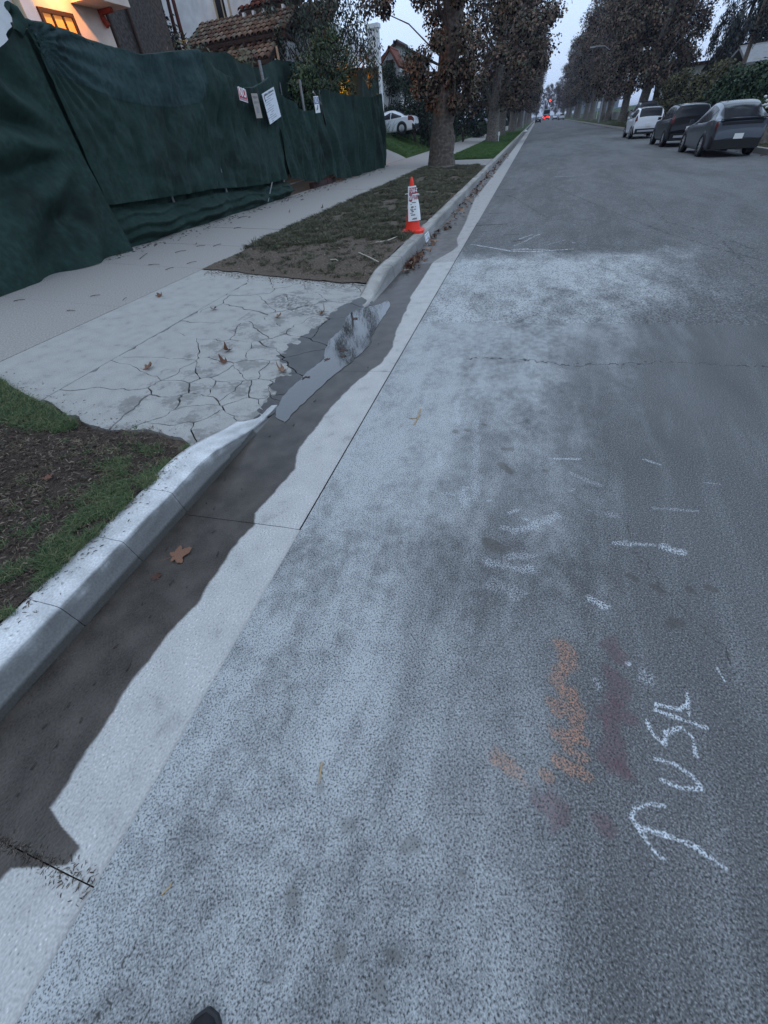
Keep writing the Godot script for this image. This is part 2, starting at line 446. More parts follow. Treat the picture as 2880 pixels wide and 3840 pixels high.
func ground_tex(r: Rect2, W: int, H: int, wet: Callable, base: Vector3, wetc: Vector3) -> Array:
	var sx := r.size.x / W
	var HH := int(r.size.y / sx)
	var n1 := fnl(31, 80.0 * sx, FastNoiseLite.TYPE_SIMPLEX_SMOOTH, 2).get_image(W, HH, false, false, false)
	var n2 := fnl(32, 4.0 * sx, FastNoiseLite.TYPE_SIMPLEX_SMOOTH, 6).get_image(W, HH, false, false, false)
	n1.resize(W, H, Image.INTERPOLATE_BILINEAR); n2.resize(W, H, Image.INTERPOLATE_BILINEAR)
	n1.convert(Image.FORMAT_L8); n2.convert(Image.FORMAT_L8)
	var a1 := n1.get_data(); var a2 := n2.get_data()
	var d := PackedByteArray(); d.resize(W * H * 3)
	var rg := PackedByteArray(); rg.resize(W * H)
	for j in H:
		var z := r.position.y + (j + 0.5) / H * r.size.y
		for i in W:
			var k := j * W + i
			var x := r.position.x + (i + 0.5) / W * r.size.x
			var s := a1[k] / 127.5 - 1.0
			var t := a2[k] / 127.5 - 1.0
			var v := 1.0 + 0.34 * s + 0.12 * t + (0.5 * (t + 0.34) if t < -0.34 else 0.0)
			if s < -0.62: v *= 0.6
			if s > 0.6 and t > 0.1: v *= 1.35
			var w: float = wet.call(x, z, t)
			var wv := 1.0 + 0.45 * s + 0.55 * t
			if s < -0.66: wv *= 0.5
			put_px(d, k * 3, lerpf(base.x * v, wetc.x * wv, w), lerpf(base.y * v, wetc.y * wv, w), lerpf(base.z * v, wetc.z * wv, w))
			rg[k] = int(lerpf(225, 96 + 30 * s, w))
	return [ImageTexture.create_from_image(Image.create_from_data(W, H, false, Image.FORMAT_RGB8, d)), ImageTexture.create_from_image(Image.create_from_data(W, H, false, Image.FORMAT_L8, rg)), ImageTexture.create_from_image(n1)]
func ground_mat(t: Array) -> StandardMaterial3D:
	var m := mat(Color.WHITE, 1.0)
	m.albedo_texture = t[0]
	m.roughness_texture = t[1]
	m.heightmap_enabled = true
	m.heightmap_texture = t[2]
	m.heightmap_scale = 0.12
	return m

# ------------------------------------------------------------------ materials
func make_materials() -> void:
	lut.resize(1024)
	for i in 1024:
		lut[i] = int(round(Color(i / 1023.0, 0, 0).linear_to_srgb().r * 255))
	wob.seed = 5; wob.frequency = 0.01; wob.fractal_octaves = 3
	wob2.seed = 9; wob2.frequency = 0.01; wob2.fractal_octaves = 4
	var grain := tile(3, 0.03, Color(0.55, 0.55, 0.55), Color(1, 1, 1), 512, 5)
	var fine := tile(4, 0.09, Color(0.5, 0.5, 0.5), Color(1, 1, 1), 512, 3)
	M.grain = grain; M.fine = fine
	M.plaster = tile(14, 0.008, Color(0.86, 0.86, 0.86), Color(1, 1, 1), 512, 5)
	M.concrete = tri_mat(lin(0.5, 0.48, 0.45), grain, 0.55, 0.9, 0.3, fine)
	M.walk = tri_mat(lin(0.41, 0.388, 0.365), tile(15, 0.11, Color(0.74, 0.73, 0.72), Color(1, 1, 1), 512, 3), 0.6, 0.9)
	M.kerb = tri_mat(Color.WHITE, tile(16, 0.12, Color(0.8, 0.8, 0.8), Color(1, 1, 1), 512, 3), 0.9, 0.85, 0.0, null, true)
	M.soil = tri_mat(lin(0.19, 0.15, 0.12), tile(6, 0.05, Color(0.45, 0.45, 0.45), Color(1, 0.97, 0.93), 512, 5), 0.8, 0.95, 0.8)
	M.mulch = tri_mat(lin(0.11, 0.08, 0.062), fine, 1.3, 0.95, 3.0)
	M.lawn = tri_mat(lin(0.07, 0.115, 0.03), tile(7, 0.06, Color(0.4, 0.45, 0.4), Color(1, 1, 0.95), 512, 5), 0.6, 0.95, 2.0)
	M.far_ground = tri_mat(lin(0.1, 0.095, 0.08), grain, 0.1, 0.95)
	M.leaf = mat(Color.WHITE, 0.65); M.leaf.vertex_color_use_as_albedo = true; M.leaf.backlight = Color(0.25, 0.25, 0.2); M.leaf.cull_mode = BaseMaterial3D.CULL_DISABLED
	M.grass = mat(Color.WHITE, 0.7); M.grass.vertex_color_use_as_albedo = true; M.grass.backlight = Color(0.2, 0.25, 0.12); M.grass.cull_mode = BaseMaterial3D.CULL_DISABLED
	M.chip = mat(Color.WHITE, 0.9); M.chip.vertex_color_use_as_albedo = true; M.chip.cull_mode = BaseMaterial3D.CULL_DISABLED
	var bark := tile(8, 0.012, lin(0.07, 0.058, 0.048), lin(0.34, 0.31, 0.275), 512, 5, lin(0.16, 0.14, 0.12))
	M.bark = tri_mat(Color.WHITE, bark, 0.9, 0.9, 4.0)
	M.dark_bark = tri_mat(lin(0.35, 0.3, 0.27), bark, 0.9, 0.9, 3.0)
	M.grey_bark = tri_mat(lin(0.62, 0.57, 0.54), bark, 0.9, 0.9, 4.0)
	M.red_bark = mat(lin(0.09, 0.035, 0.028), 0.9)
	var weave := tile(10, 0.02, Color(0.62, 0.62, 0.62), Color(1, 1, 1), 512, 5)
	M.screen = tri_mat(lin(0.018, 0.05, 0.039), weave, 0.7, 0.85, 0.0, null, true)
	M.screen.cull_mode = BaseMaterial3D.CULL_DISABLED
	M.screen.backlight = Color(0.25, 0.3, 0.3)
	M.screen_painted_backlight = M.screen.duplicate()
	M.screen_painted_backlight.albedo_color = lin(0.03, 0.066, 0.066)  # paler colour stands in for light shining through the single layer
	M.steel = tri_mat(lin(0.42, 0.43, 0.44), grain, 2.0, 0.5)
	M.steel.metallic = 0.5
	M.wood = mat(lin(0.32, 0.24, 0.16), 0.8)
	M.white = mat(lin(0.78, 0.78, 0.77), 0.6)
	M.black = mat(lin(0.012, 0.012, 0.013), 0.6)
	M.ink = mat(lin(0.06, 0.06, 0.07), 0.7)
	M.red = mat(lin(0.45, 0.03, 0.05), 0.6)
	M.blue = mat(lin(0.03, 0.05, 0.22), 0.6)
	M.stucco_white = tri_mat(lin(0.82, 0.82, 0.82), M.plaster, 0.3, 0.9)
	M.stucco_pink = tri_mat(lin(0.78, 0.64, 0.55), M.plaster, 0.3, 0.9)
	M.stucco_tan = tri_mat(lin(0.5, 0.41, 0.28), M.plaster, 0.3, 0.9)
	M.dark_wood = mat(lin(0.045, 0.022, 0.014), 0.75)
	M.glass = mat(lin(0.02, 0.022, 0.026), 0.16); M.glass.metallic_specular = 0.3
	M.tyre = mat(lin(0.015, 0.015, 0.016), 0.85)
	M.rim = mat(lin(0.5, 0.5, 0.52), 0.35, 0.7)
	M.tail = mat(lin(0.09, 0.012, 0.012), 0.25)
	M.trim = mat(lin(0.014, 0.014, 0.015), 0.55)
	var tl := []
	for c in [[0.27, 0.155, 0.105], [0.36, 0.23, 0.16], [0.42, 0.30, 0.22], [0.20, 0.12, 0.085], [0.32, 0.26, 0.2]]:
		tl.append(tri_mat(lin(c[0], c[1], c[2]), grain, 1.5, 0.9, 0.3))
	M.tiles = tl
	var tr := []
	for c in [[0.22, 0.065, 0.045], [0.28, 0.09, 0.06], [0.18, 0.06, 0.045]]:
		tr.append(tri_mat(lin(c[0], c[1], c[2]), grain, 1.5, 0.9, 0.3))
	M.red_tiles = tr
	M.mortar = tri_mat(lin(0.16, 0.12, 0.1), grain, 1.0, 0.95)

# ------------------------------------------------------------------ kerbs
func kerb_profile(drop: float) -> PackedVector2Array:
	# from the foot up the face, over the rounded nose to the back; drop 1 = flush with the gutter
	var h := lerpf(0.185, 0.012, drop)
	var p := PackedVector2Array()
	for i in 9:
		var t := i / 8.0
		p.append(Vector2(KX - 0.03 * t, -0.047 + (h - 0.022) * t))
	for i in range(1, 6):
		var a := i / 5.0 * PI * 0.5
		p.append(Vector2(KX - 0.03 - 0.022 * (1.0 - cos(a)), -0.047 + h - 0.022 + 0.022 * sin(a)))
	for i in range(1, 8):
		p.append(Vector2(KX - 0.052 - 0.228 * i / 7.0, -0.047 + h + 0.003 * i / 7.0))
	return p
func kerb_drop(z: float) -> float:
	return maxf(smoothstep(-1.75, -2.75, z) * (1.0 - smoothstep(-6.0, -7.2, z)), 0.0)
func kerb_segment(z0: float, z1: float, parent: Node, step: float, dusty: bool) -> void:
	var nz := maxi(2, int((z0 - z1) / step) + 1)
	var np := kerb_profile(0.0).size()
	var mesh := grid_mesh(nz, np + 2, func(u, v):
		var z := lerpf(z0, z1, u)
		var k := int(round(v * (np + 1)))
		var pr := kerb_profile(kerb_drop(z))
		var q: Vector2 = pr[clampi(k - 1, 0, np - 1)]
		if k == 0: q = Vector2(pr[0].x, -0.2)
		if k == np + 1: q = Vector2(pr[np - 1].x, -0.1)
		var e := minf(z0 - z, z - z1)
		if e < 0.01: q.x -= 0.003
		if e < 0.01: q.y -= 0.003
		var w := 0.006 * wob.get_noise_2d(z * 260.0, k * 40.0)
		return Vector3(q.x + w, q.y + w * 0.7, z), func(p, _u, _v):
		var n := wob.get_noise_2d(p.z * 420.0, p.y * 900.0 + p.x * 500.0)
		var n2 := wob2.get_noise_2d(p.z * 60.0, p.y * 260.0 + p.x * 300.0)
		var c := Color(0.3, 0.29, 0.275) * (1.0 + 0.5 * n2)
		if dusty:
			c = Color(0.2, 0.198, 0.193) * (1.0 + 0.3 * n2)
			# spilt cement lies on the top and stops at the nose
			c = c.lerp(Color(0.66, 0.66, 0.655) * (1.0 + 0.3 * n + 0.4 * n2), smoothstep(-0.008, 0.012, KX - 0.034 + 0.006 * n + 0.014 * n2 - p.x))
			if p.y < -0.005 + 0.02 * n2 and kerb_drop(p.z) < 0.8: c = Color(0.09, 0.083, 0.076)
		elif p.x < KX - 0.06: c = Color(0.40, 0.38, 0.35) * (1.0 + 0.3 * n + 0.4 * n2)
		return c)
	put("kerb_stone", mesh, M.kerb, parent)

# ------------------------------------------------------------------ cars
func ring_pts(s: Array) -> Array:
	# z, floor, belt, top, half width top, half width belt
	var z: float = s[0]; var y0: float = s[1]; var yb: float = s[2]; var yt: float = s[3]; var wt: float = s[4]; var wb: float = s[5]
	var ys := yb - 0.03
	return [Vector3(0, yt, z), Vector3(wt * 0.5, yt - 0.006, z), Vector3(wt * 0.82, yt - 0.022, z), Vector3(wt, yt - minf(0.06, (yt - yb) * 0.5), z), Vector3(lerpf(wt, wb, 0.55), lerpf(yt, yb, 0.5), z), Vector3(wb - 0.015, minf(yb + 0.015, yt), z),
		Vector3(wb, ys, z), Vector3(wb + 0.012, lerpf(ys, y0, 0.3), z), Vector3(wb + 0.008, lerpf(ys, y0, 0.6), z), Vector3(wb - 0.005, y0 + 0.09, z), Vector3(wb - 0.06, y0, z), Vector3(0, y0, z)]
func car_sample(rings: Array, u: float, v: float) -> Vector3:
	var i := clampi(int(u), 0, rings.size() - 2); var j := clampi(int(v), 0, 10)
	var fu := u - i; var fv := v - j
	var q := []
	for a in range(-1, 3):
		var ro: Array = rings[clampi(i + a, 0, rings.size() - 1)]
		var p0: Vector3 = ro[j - 1] if j > 0 else Vector3(-ro[1].x, ro[1].y, ro[1].z)
		var p3: Vector3 = ro[mini(j + 2, 11)]
		q.append((ro[j] as Vector3).cubic_interpolate(ro[j + 1], p0, p3, fv) if j < 8 else (ro[j] as Vector3).lerp(ro[j + 1], fv))
	return (q[1] as Vector3).cubic_interpolate(q[2], q[0], q[3], fu)
func car_patch(rings: Array, u0: float, u1: float, v0: float, v1: float, off: float, sides: Array, nu := 9, nv := 7, v0b := -1.0, v1b := -1.0) -> ArrayMesh:
	var s := st()
	s.set_smooth_group(1)
	for sd in sides:
		var g := []
		for i in nu:
			var row := []
			for j in nv:
				var u := lerpf(u0, u1, i / float(nu - 1))
				var va := v0 if v0b < 0 else lerpf(v0, v0b, i / float(nu - 1))
				var vb := v1 if v1b < 0 else lerpf(v1, v1b, i / float(nu - 1))
				var v := lerpf(va, vb, j / float(nv - 1))
				var p := car_sample(rings, u, v)
				var n := (car_sample(rings, u + 0.05, v) - car_sample(rings, u - 0.05, v)).cross(car_sample(rings, u, v + 0.05) - car_sample(rings, u, v - 0.05)).normalized()
				if n.dot(p - Vector3(0, 0.7, p.z * 0.6)) < 0: n = -n
				p += n * off
				row.append(Vector3(p.x * sd, p.y, p.z))
			g.append(row)
		for i in nu - 1:
			for j in nv - 1:
				quad(s, g[i][j], g[i + 1][j], g[i + 1][j + 1], g[i][j + 1])
	return done(s)
func make_car(called: String, label: String, at: Vector3, turn: float, S: Array, paint: Material, o: Dictionary, group := "") -> Node3D:
	var t := thing(called, label, "car", at, turn, group)
	var rings := []
	for a in S: rings.append(ring_pts(a))
	var s := st()
	s.set_smooth_group(1)
	var nu := (rings.size() - 1) * 4; var nv := 33
	var gr := []
	for i in nu + 1:
		var row := []
		for j in nv + 1: row.append(car_sample(rings, i / 4.0, j / 3.0))
		gr.append(row)
	for sd in [-1, 1]:
		for i in nu:
			for j in nv:
				var q := []
				for e in [gr[i][j], gr[i + 1][j], gr[i + 1][j + 1], gr[i][j + 1]]: q.append(Vector3(e.x * sd, e.y, e.z))
				if sd > 0: quad(s, q[0], q[1], q[2], q[3])
				else: quad(s, q[3], q[2], q[1], q[0])
	s.set_smooth_group(-1)
	for e in [0, rings.size() - 1]:
		for sd in [-1, 1]:
			for j in 11:
				for p in [Vector3(0, 0.5, rings[e][0].z), rings[e][j], rings[e][j + 1]]: s.add_vertex(Vector3(p.x * sd, p.y, p.z))
	put("body", done(s), paint, t)
	put("rear_window", car_patch(rings, o.rw[0], o.rw[1], 0.0, o.rw[2], 0.008, [-1, 1], 9, 7, 0.0, o.rw[3]), M.glass, t)
	if o.has("roof"): put("roof_glass", car_patch(rings, o.roof[0], o.roof[1], 0.0, 2.75, 0.006, [-1, 1], 12), M.glass, t)
	put("windscreen", car_patch(rings, o.ws[0], o.ws[1], 0.0, 2.7, 0.008, [-1, 1]), M.glass, t)
	for sd in [-1, 1]:
		for w in o.win:
			put("side_window", car_patch(rings, w[0], w[1], w[2], 5.0, 0.007, [sd], 9, 5, w[3]), M.glass, t)
		put("tail_light", car_patch(rings, o.tl[0], o.tl[1], o.tl[2], o.tl[3], 0.012, [sd]), M.tail, t)
		var mi := st()
		box(mi, Vector3(sd * (o.w * 0.5 + 0.07), o.mir[1], o.mir[0]), Vector3(0.16, 0.11, 0.09))
		put("wing_mirror", done(mi), paint, t)
		for wz in o.axles:
			var wh := put("wheel", lathe([Vector2(0.02, 0.0), Vector2(o.r * 0.93, 0.0), Vector2(o.r, 0.03), Vector2(o.r, 0.2), Vector2(o.r * 0.93, 0.23), Vector2(o.r * 0.68, 0.235), Vector2(o.r * 0.64, 0.2)], 28, true), M.tyre, t)
			wh.position = Vector3(sd * (o.w * 0.5 - 0.215), o.r, wz)
			if sd < 0: wh.rotation.y = PI
			var rs := st()
			for k in 10:
				var an := TAU * k / 10.0
				box(rs, Vector3(0.205, cos(an) * o.r * 0.34, sin(an) * o.r * 0.34), Vector3(0.03, o.r * 0.6, 0.028), Basis(Vector3(1, 0, 0), an))
			tube(rs, [Vector3(0.19, 0, 0), Vector3(0.226, 0, 0)], [o.r * 0.17, o.r * 0.15], 14)
			put("rim", done(rs), M.rim, wh)
			var ar := put("wheel_arch", lathe([Vector2(o.r * 0.6, 0.0), Vector2(o.r * 1.13, 0.0), Vector2(o.r * 1.15, -0.03)], 28, true), M.trim, t)
			ar.position = Vector3(sd * (o.w * 0.5 + 0.006), o.r * 1.02, wz)
			if sd < 0: ar.rotation.y = PI
	var zr: float = S[-1][0]
	put("rear_bumper", car_patch(rings, o.bump, rings.size() - 1.0, 7.6, 11.0, 0.014, [-1, 1]), M.trim, t)
	var bm := st()
	box(bm, Vector3(0, 0.4, zr + 0.004), Vector3(o.w * 0.84, 0.28, 0.03))
	put("bumper_insert", done(bm), M.trim, t)
	var pl := st()
	box(pl, Vector3(0, o.plate, zr + 0.03), Vector3(0.31, 0.155, 0.012))
	put("number_plate", done(pl), M.white, t)
	for q in o.get("extra", []):
		var e := st()
		box(e, q[1], q[2])
		put(q[0], done(e), q[3], t)
	return t

# ------------------------------------------------------------------ trees
func make_trunk(h: float, r: float, lean: Vector3, sd: int, limbs: Array, knobs := 0.0) -> ArrayMesh:
	var s := st()
	var path := []; var rad := []
	for i in 15:
		var t := i / 14.0
		var tt := t * t * 0.4 + t * 0.6
		path.append(Vector3(lean.x * tt + 0.12 * sin(t * 5.0 + sd), h * tt, lean.z * tt + 0.1 * cos(t * 4.0 + sd * 2.0) - 0.1))
		var b := 1.0 + 0.5 * exp(-tt * h / 0.35)
		if knobs > 0.0: b += knobs * sin(tt * h * 4.2 + sd) * exp(-tt * h / 2.6)
		rad.append(r * b * lerpf(1.0, 0.34, tt))
	path[0].y = -0.25
	tube(s, path, rad, 18, 0.3, sd)
	for l in limbs:
		var a: Vector3 = path[clampi(int(l[0]), 0, 14)]
		var e: Vector3 = l[1]
		var m: Vector3 = a.lerp(e, 0.5) + Vector3(0, 0.35, 0)
		tube(s, [a, m, e], [l[2], l[2] * 0.7, l[2] * 0.3], 7, 0.2, sd)
	return done(s)

func _ready() -> void:
	rng.seed = 20
	# ---------------- camera
	cam_basis = Basis.from_euler(Vector3(deg_to_rad(-44.308), deg_to_rad(20.468), deg_to_rad(-6.719)))
	var cam := Camera3D.new()
	cam.name = "camera"
	add_child(cam)
	cam.transform = Transform3D(cam_basis, Vector3(0, EYE, 0))
	cam.fov = 2.0 * rad_to_deg(atan(1920.0 / FOCAL))
	cam.near = 0.05
	cam.far = 2500.0
	cam.current = true
	# ---------------- sky, sun, exposure
	var env := Environment.new()
	var sky := Sky.new()
	var sm := ProceduralSkyMaterial.new()
	sm.sky_horizon_color = Color(0.785, 0.865, 0.985)
	sm.sky_top_color = Color(1.20, 1.355, 1.535)
	sm.sky_curve = 0.6
	sm.sky_energy_multiplier = 1.0
	sm.ground_bottom_color = Color(0.2, 0.2, 0.21)
	sm.ground_horizon_color = Color(0.45, 0.48, 0.52)
	sm.sun_angle_max = 1.0
	sky.sky_material = sm
	env.background_mode = Environment.BG_SKY
	env.sky = sky
	env.tonemap_mode = Environment.TONE_MAPPER_LINEAR
	env.tonemap_exposure = 1.06
	env.fog_enabled = true
	env.fog_density = 0.0003
	env.fog_light_color = Color(0.62, 0.66, 0.76)
	env.sdfgi_enabled = true
	env.ssao_enabled = true
	env.ssil_enabled = true
	var we := WorldEnvironment.new()
	we.name = "world_environment"
	we.environment = env
	add_child(we)
	var sun := DirectionalLight3D.new()
	sun.name = "sun"
	add_child(sun)
	sun.rotation = Vector3(deg_to_rad(-68), deg_to_rad(-40), 0)
	sun.light_energy = 0.4
	sun.light_color = Color(0.83, 0.905, 1.0)
	sun.light_angular_distance = 60.0
	sun.shadow_enabled = true
	make_materials()
	build_ground()
	build_road()
	build_apron_and_walk()
	build_plants_on_ground()
	build_fence()
	build_houses()
	build_trees()
	build_right_side()
	build_vehicles()
	build_small_things()
	build_litter()

# ------------------------------------------------------------------ ground sheets
func build_ground() -> void:
	var s := st()
	quad(s, Vector3(-900, -0.6, 300), Vector3(-900, -0.6, -1500), Vector3(900, -0.6, -1500), Vector3(900, -0.6, 300))
	struct("ground", done(s), M.far_ground)
	# sub-soil left of the kerb, just below the finished surfaces
	var xs := [-2.31, -5.5, -8.2, -9.6, -11.0, -21.0, -40.0, -120.0]
	var t := st()
	t.set_smooth_group(1)
	for i in xs.size() - 1:
		for k in 40:
			var z0 := 8.0 - k * 10.0; var z1 := z0 - 10.0
			var a: float = xs[i]; var b: float = xs[i + 1]
			var ya := left_y(a) - 0.05 - (0.2 if a > -5.0 else 0.0); var yb := left_y(b) - 0.05
			quad(t, Vector3(a, ya, z0), Vector3(b, yb, z0), Vector3(b, yb, z1), Vector3(a, ya, z1))
	struct("left_terrain", done(t), M.soil)
	t = st()
	t.set_smooth_group(1)
	xs = [9.2, 10.2, 13.0, 30.0, 120.0]
	var ys := [-0.06, -0.03, 0.1, 0.9, 2.5]
	for i in xs.size() - 1:
		for k in 40:
			var z0 := 8.0 - k * 10.0; var z1 := z0 - 10.0
			quad(t, Vector3(xs[i + 1], ys[i + 1], z0), Vector3(xs[i], ys[i], z0), Vector3(xs[i], ys[i], z1), Vector3(xs[i + 1], ys[i + 1], z1))
	struct("right_terrain", done(t), M.lawn)

func build_road() -> void:
	var marks := road_marks()
	var near := Rect2(GX, -5.1, 3.8, 6.0)
	var m1 := road_material(near, 1296, 2048, marks, true)
	road_patch("road", near, near, m1)
	var mid := Rect2(GX, -25.0, 10.2, 28.0)
	var m2 := road_material(mid, 1024, 2048, marks, true)
	m2.heightmap_scale = 0.25
	road_patch("road", Rect2(GX, -25.0, 10.2, 19.9), mid, m2)
	road_patch("road", Rect2(GX + 3.8, -5.1, 6.4, 8.1), mid, m2)
	road_patch("road", Rect2(GX, 0.9, 3.8, 2.1), mid, m2)
	var far := Rect2(GX, -185.0, 10.2, 160.0)
	var m3 := road_material(far, 256, 2048, [], false)
	road_patch("road", far, far, m3)
	road_patch("road", Rect2(GX, -345.0, 10.2, 160.0), Rect2(GX, -345.0, 10.2, 160.0), m3)
	var s := st()
	quad(s, Vector3(-60, -0.2, -345), Vector3(-60, -0.2, -365), Vector3(70, -0.2, -365), Vector3(70, -0.2, -345))
	struct("cross_street", done(s), M.far_ground)

func build_apron_and_walk() -> void:
	# ---- gutter: concrete panels with a wet flow line
	var wp := []
	for a in [[463, 2593], [651, 2351], [738, 2264], [832, 2120], [897, 2025], [960, 1968], [955, 1924], [1107, 1758], [1119, 1685], [1240, 1529], [1343, 1426], [1433, 1360], [1475, 1300], [1487, 1239], [1540, 1125], [1538, 1113], [1572, 1065], [1626, 980], [1700, 940], [1718, 926], [1713, 897], [1747, 834], [1766, 781], [1781, 743], [1810, 709], [392, 2725], [321, 2827], [227, 2976], [188, 3031], [235, 3101], [306, 3180], [259, 3243], [47, 3258], [0, 3305]]:
		var p := gp(a[0], a[1], -0.02)
		wp.append(Vector2(p.z, p.x))
	wp.sort_custom(func(a, b): return a.x < b.x)
	var wx := func(z: float) -> float:
		if z <= wp[0].x: return wp[0].y
		for i in wp.size() - 1:
			if z <= wp[i + 1].x: return lerpf(wp[i].y, wp[i + 1].y, (z - wp[i].x) / maxf(wp[i + 1].x - wp[i].x, 0.0001))
		return -1.75
	var cache := {}
	var wet := func(x: float, z: float, t: float) -> float:
		if not cache.has(z): cache[z] = [wx.call(z), 0.008 * wob.get_noise_1d(z * 900.0) + 0.012 * wob2.get_noise_1d(z * 200.0)]
		var c: Array = cache[z]
		return smoothstep(0.012, -0.012, x - c[0] - c[1] - 0.012 * t)
	var base := Vector3(0.445, 0.435, 0.418)
	var wetc := Vector3(0.06, 0.051, 0.044)
	var r1 := Rect2(KX - 0.04, -8.2, GX - KX + 0.04, 9.3)
	var g1 := ground_mat(ground_tex(r1, 400, 2048, wet, base, wetc))
	var r2 := Rect2(KX - 0.04, -30.0, GX - KX + 0.04, 21.8)
	var g2 := ground_mat(ground_tex(r2, 128, 1400, wet, Vector3(0.36, 0.345, 0.33), Vector3(0.13, 0.12, 0.11)))
	var gutter := Node3D.new()
	gutter.name = "gutter"
	gutter.set_meta("kind", "structure")
	add_child(gutter)
	var cuts := [1.1, 0.275, -1.43, -3.7, -5.9, -8.2, -12.0, -16.0, -20.0, -25.0, -30.0]
	for z in range(-36, -344, -14): cuts.append(float(z))
	for i in cuts.size() - 1:
		var z0: float = cuts[i] - 0.002; var z1: float = cuts[i + 1] + 0.002
		var r := r1 if i < 5 else (r2 if i < 10 else Rect2(r2.position.x, z1, r2.size.x, 21.8))
		var mesh := grid_mesh(2, 10, func(u, v):
			var x := lerpf(GX - (0.016 if z0 < -1.0 and z0 > -10.0 else 0.004), KX, v)
			return Vector3(x, gutter_y(x) + (-0.006 if v == 0.0 else 0.0), lerpf(z0, z1, u)), null, func(p, _u, _v): return Vector2((p.x - r.position.x) / r.size.x, (p.z - r.position.y) / r.size.y))
		put("gutter_panel", mesh, g1 if i < 5 else g2, gutter)
	var bed := st()
	quad(bed, Vector3(GX + 0.02, -0.05, 3), Vector3(KX - 0.3, -0.075, 3), Vector3(KX - 0.3, -0.075, -345), Vector3(GX + 0.02, -0.05, -345))
	put("gutter_bedding", done(bed), M.mulch, gutter)
	# ---- kerbs
	var kerb := Node3D.new()
	kerb.name = "left_kerb"
	kerb.set_meta("kind", "structure")
	add_child(kerb)
	var kc := [1.2, 0.45, -0.545, -1.005, -1.46, -2.95]
	for i in kc.size() - 1: kerb_segment(kc[i] - 0.001, kc[i + 1] + 0.002, kerb, 0.022, true)
	kc = [-5.75, -7.35, -8.0, -9.2, -12.0, -15.0, -18.0, -22.0, -26.0, -31.0]
	for i in kc.size() - 1: kerb_segment(kc[i] - 0.006, kc[i + 1] + 0.006, kerb, 0.05 if i < 4 else 0.3, false)
	for z in range(-31, -340, -12): kerb_segment(z - 0.01, z - 11.99, kerb, 12.0, false)
	for q in [[1.1, -1.9], [-7.5, -31.0]]:
		var core := st()
		box(core, Vector3(KX - 0.17, 0.0, (q[0] + q[1]) * 0.5), Vector3(0.19, 0.24, q[0] - q[1]))
		put("joint_filler", done(core), M.soil, kerb)
	# ---- far kerb
	var rk := Node3D.new()
	rk.name = "right_kerb"
	rk.set_meta("kind", "structure")
	add_child(rk)
	for k in 58:
		var s := st()
		box(s, Vector3(9.16, -0.1, 3.0 - k * 6.0 - 3.0), Vector3(0.17, 0.22, 5.98))
		var kb := put("kerb_stone", done(s), M.walk, rk)
	# ---- cracked driveway apron
	var ar := Rect2(-5.65, -7.1, 3.65, 5.2)
	var wet_poly := PackedVector2Array()
	for a in [[1420, 1130], [1400, 1090], [1300, 1135], [1270, 1150], [1215, 1205], [1130, 1260], [1120, 1290], [1075, 1295], [1080, 1325], [1030, 1335], [1050, 1350], [1090, 1375], [1085, 1395], [1040, 1410], [1010, 1440], [1025, 1455], [1000, 1490], [960, 1545], [950, 1575], [955, 1600], [990, 1605], [1080, 1560], [1300, 1300]]:
		var p := gp(a[0], a[1], 0.0)
		wet_poly.append(Vector2(p.x, p.z))
	var dirt_poly := PackedVector2Array()
	for a in [[1010, 1130], [1060, 1105], [1140, 1110], [1230, 1150], [1260, 1160], [1200, 1165], [1090, 1155], [1020, 1150]]:
		var p := gp(a[0], a[1], 0.08)
		dirt_poly.append(Vector2(p.x, p.z))
	var awet := func(x: float, z: float, t: float) -> float:
		if x < -3.6: return 0.0
		var q := Vector2(x + 0.03 * t + 0.06 * wob.get_noise_2d(x * 500.0, z * 500.0), z + 0.03 * t + 0.06 * wob2.get_noise_2d(x * 500.0, z * 500.0))
		return 1.0 if Geometry2D.is_point_in_polygon(q, wet_poly) else (clampf(0.35 + 1.5 * wob.get_noise_2d(x * 1400.0, z * 900.0), 0.0, 0.6) if Geometry2D.is_point_in_polygon(q, dirt_poly) else clampf(wob2.get_noise_2d(x * 260.0, z * 260.0) * 1.2 - 0.08 + 0.5 * wob.get_noise_2d(x * 1500.0, z * 1500.0), 0.0, 0.4))
	var am := ground_mat(ground_tex(ar, 900, 1280, awet, Vector3(0.34, 0.328, 0.308), Vector3(0.042, 0.039, 0.037)))
	var apron := Node3D.new()
	apron.name = "driveway"
	apron.set_meta("kind", "structure")
	add_child(apron)
	var outline := PackedVector2Array([Vector2(KX + 0.0, -6.1), Vector2(KX, -2.75), Vector2(-2.31, -2.1), Vector2(-2.9, -2.24), Vector2(-3.5, -2.15), Vector2(-4.15, -2.32), Vector2(-4.32, -2.35), Vector2(-4.32, -6.86), Vector2(-3.9, -6.83), Vector2(-3.25, -6.84), Vector2(-2.33, -6.84), Vector2(-2.31, -6.6)])
	# slabs: a Voronoi break-up around the middles of the pieces seen in the photograph
	var seeds := []
	for a in [[720, 1160], [850, 1090], [980, 1085], [1060, 1070], [1110, 1080], [1170, 1065], [1300, 1080], [900, 1180], [960, 1150], [1040, 1130], [1120, 1120], [1200, 1140], [840, 1250], [930, 1240], [1000, 1220], [1080, 1190], [1150, 1200], [700, 1320], [790, 1300], [880, 1310], [980, 1300], [1060, 1270], [620, 1390], [700, 1400], [780, 1380], [860, 1390], [930, 1365], [1010, 1360], [1050, 1400], [520, 1440], [460, 1500], [640, 1450], [760, 1440], [830, 1430], [900, 1430], [960, 1420], [600, 1500], [720, 1480], [800, 1560], [930, 1500], [700, 1530], [1150, 1330], [1250, 1200], [900, 1600], [1000, 1480], [650, 1600], [1080, 1450], [1400, 1060]]:
		var p := gp(a[0], a[1], 0.09)
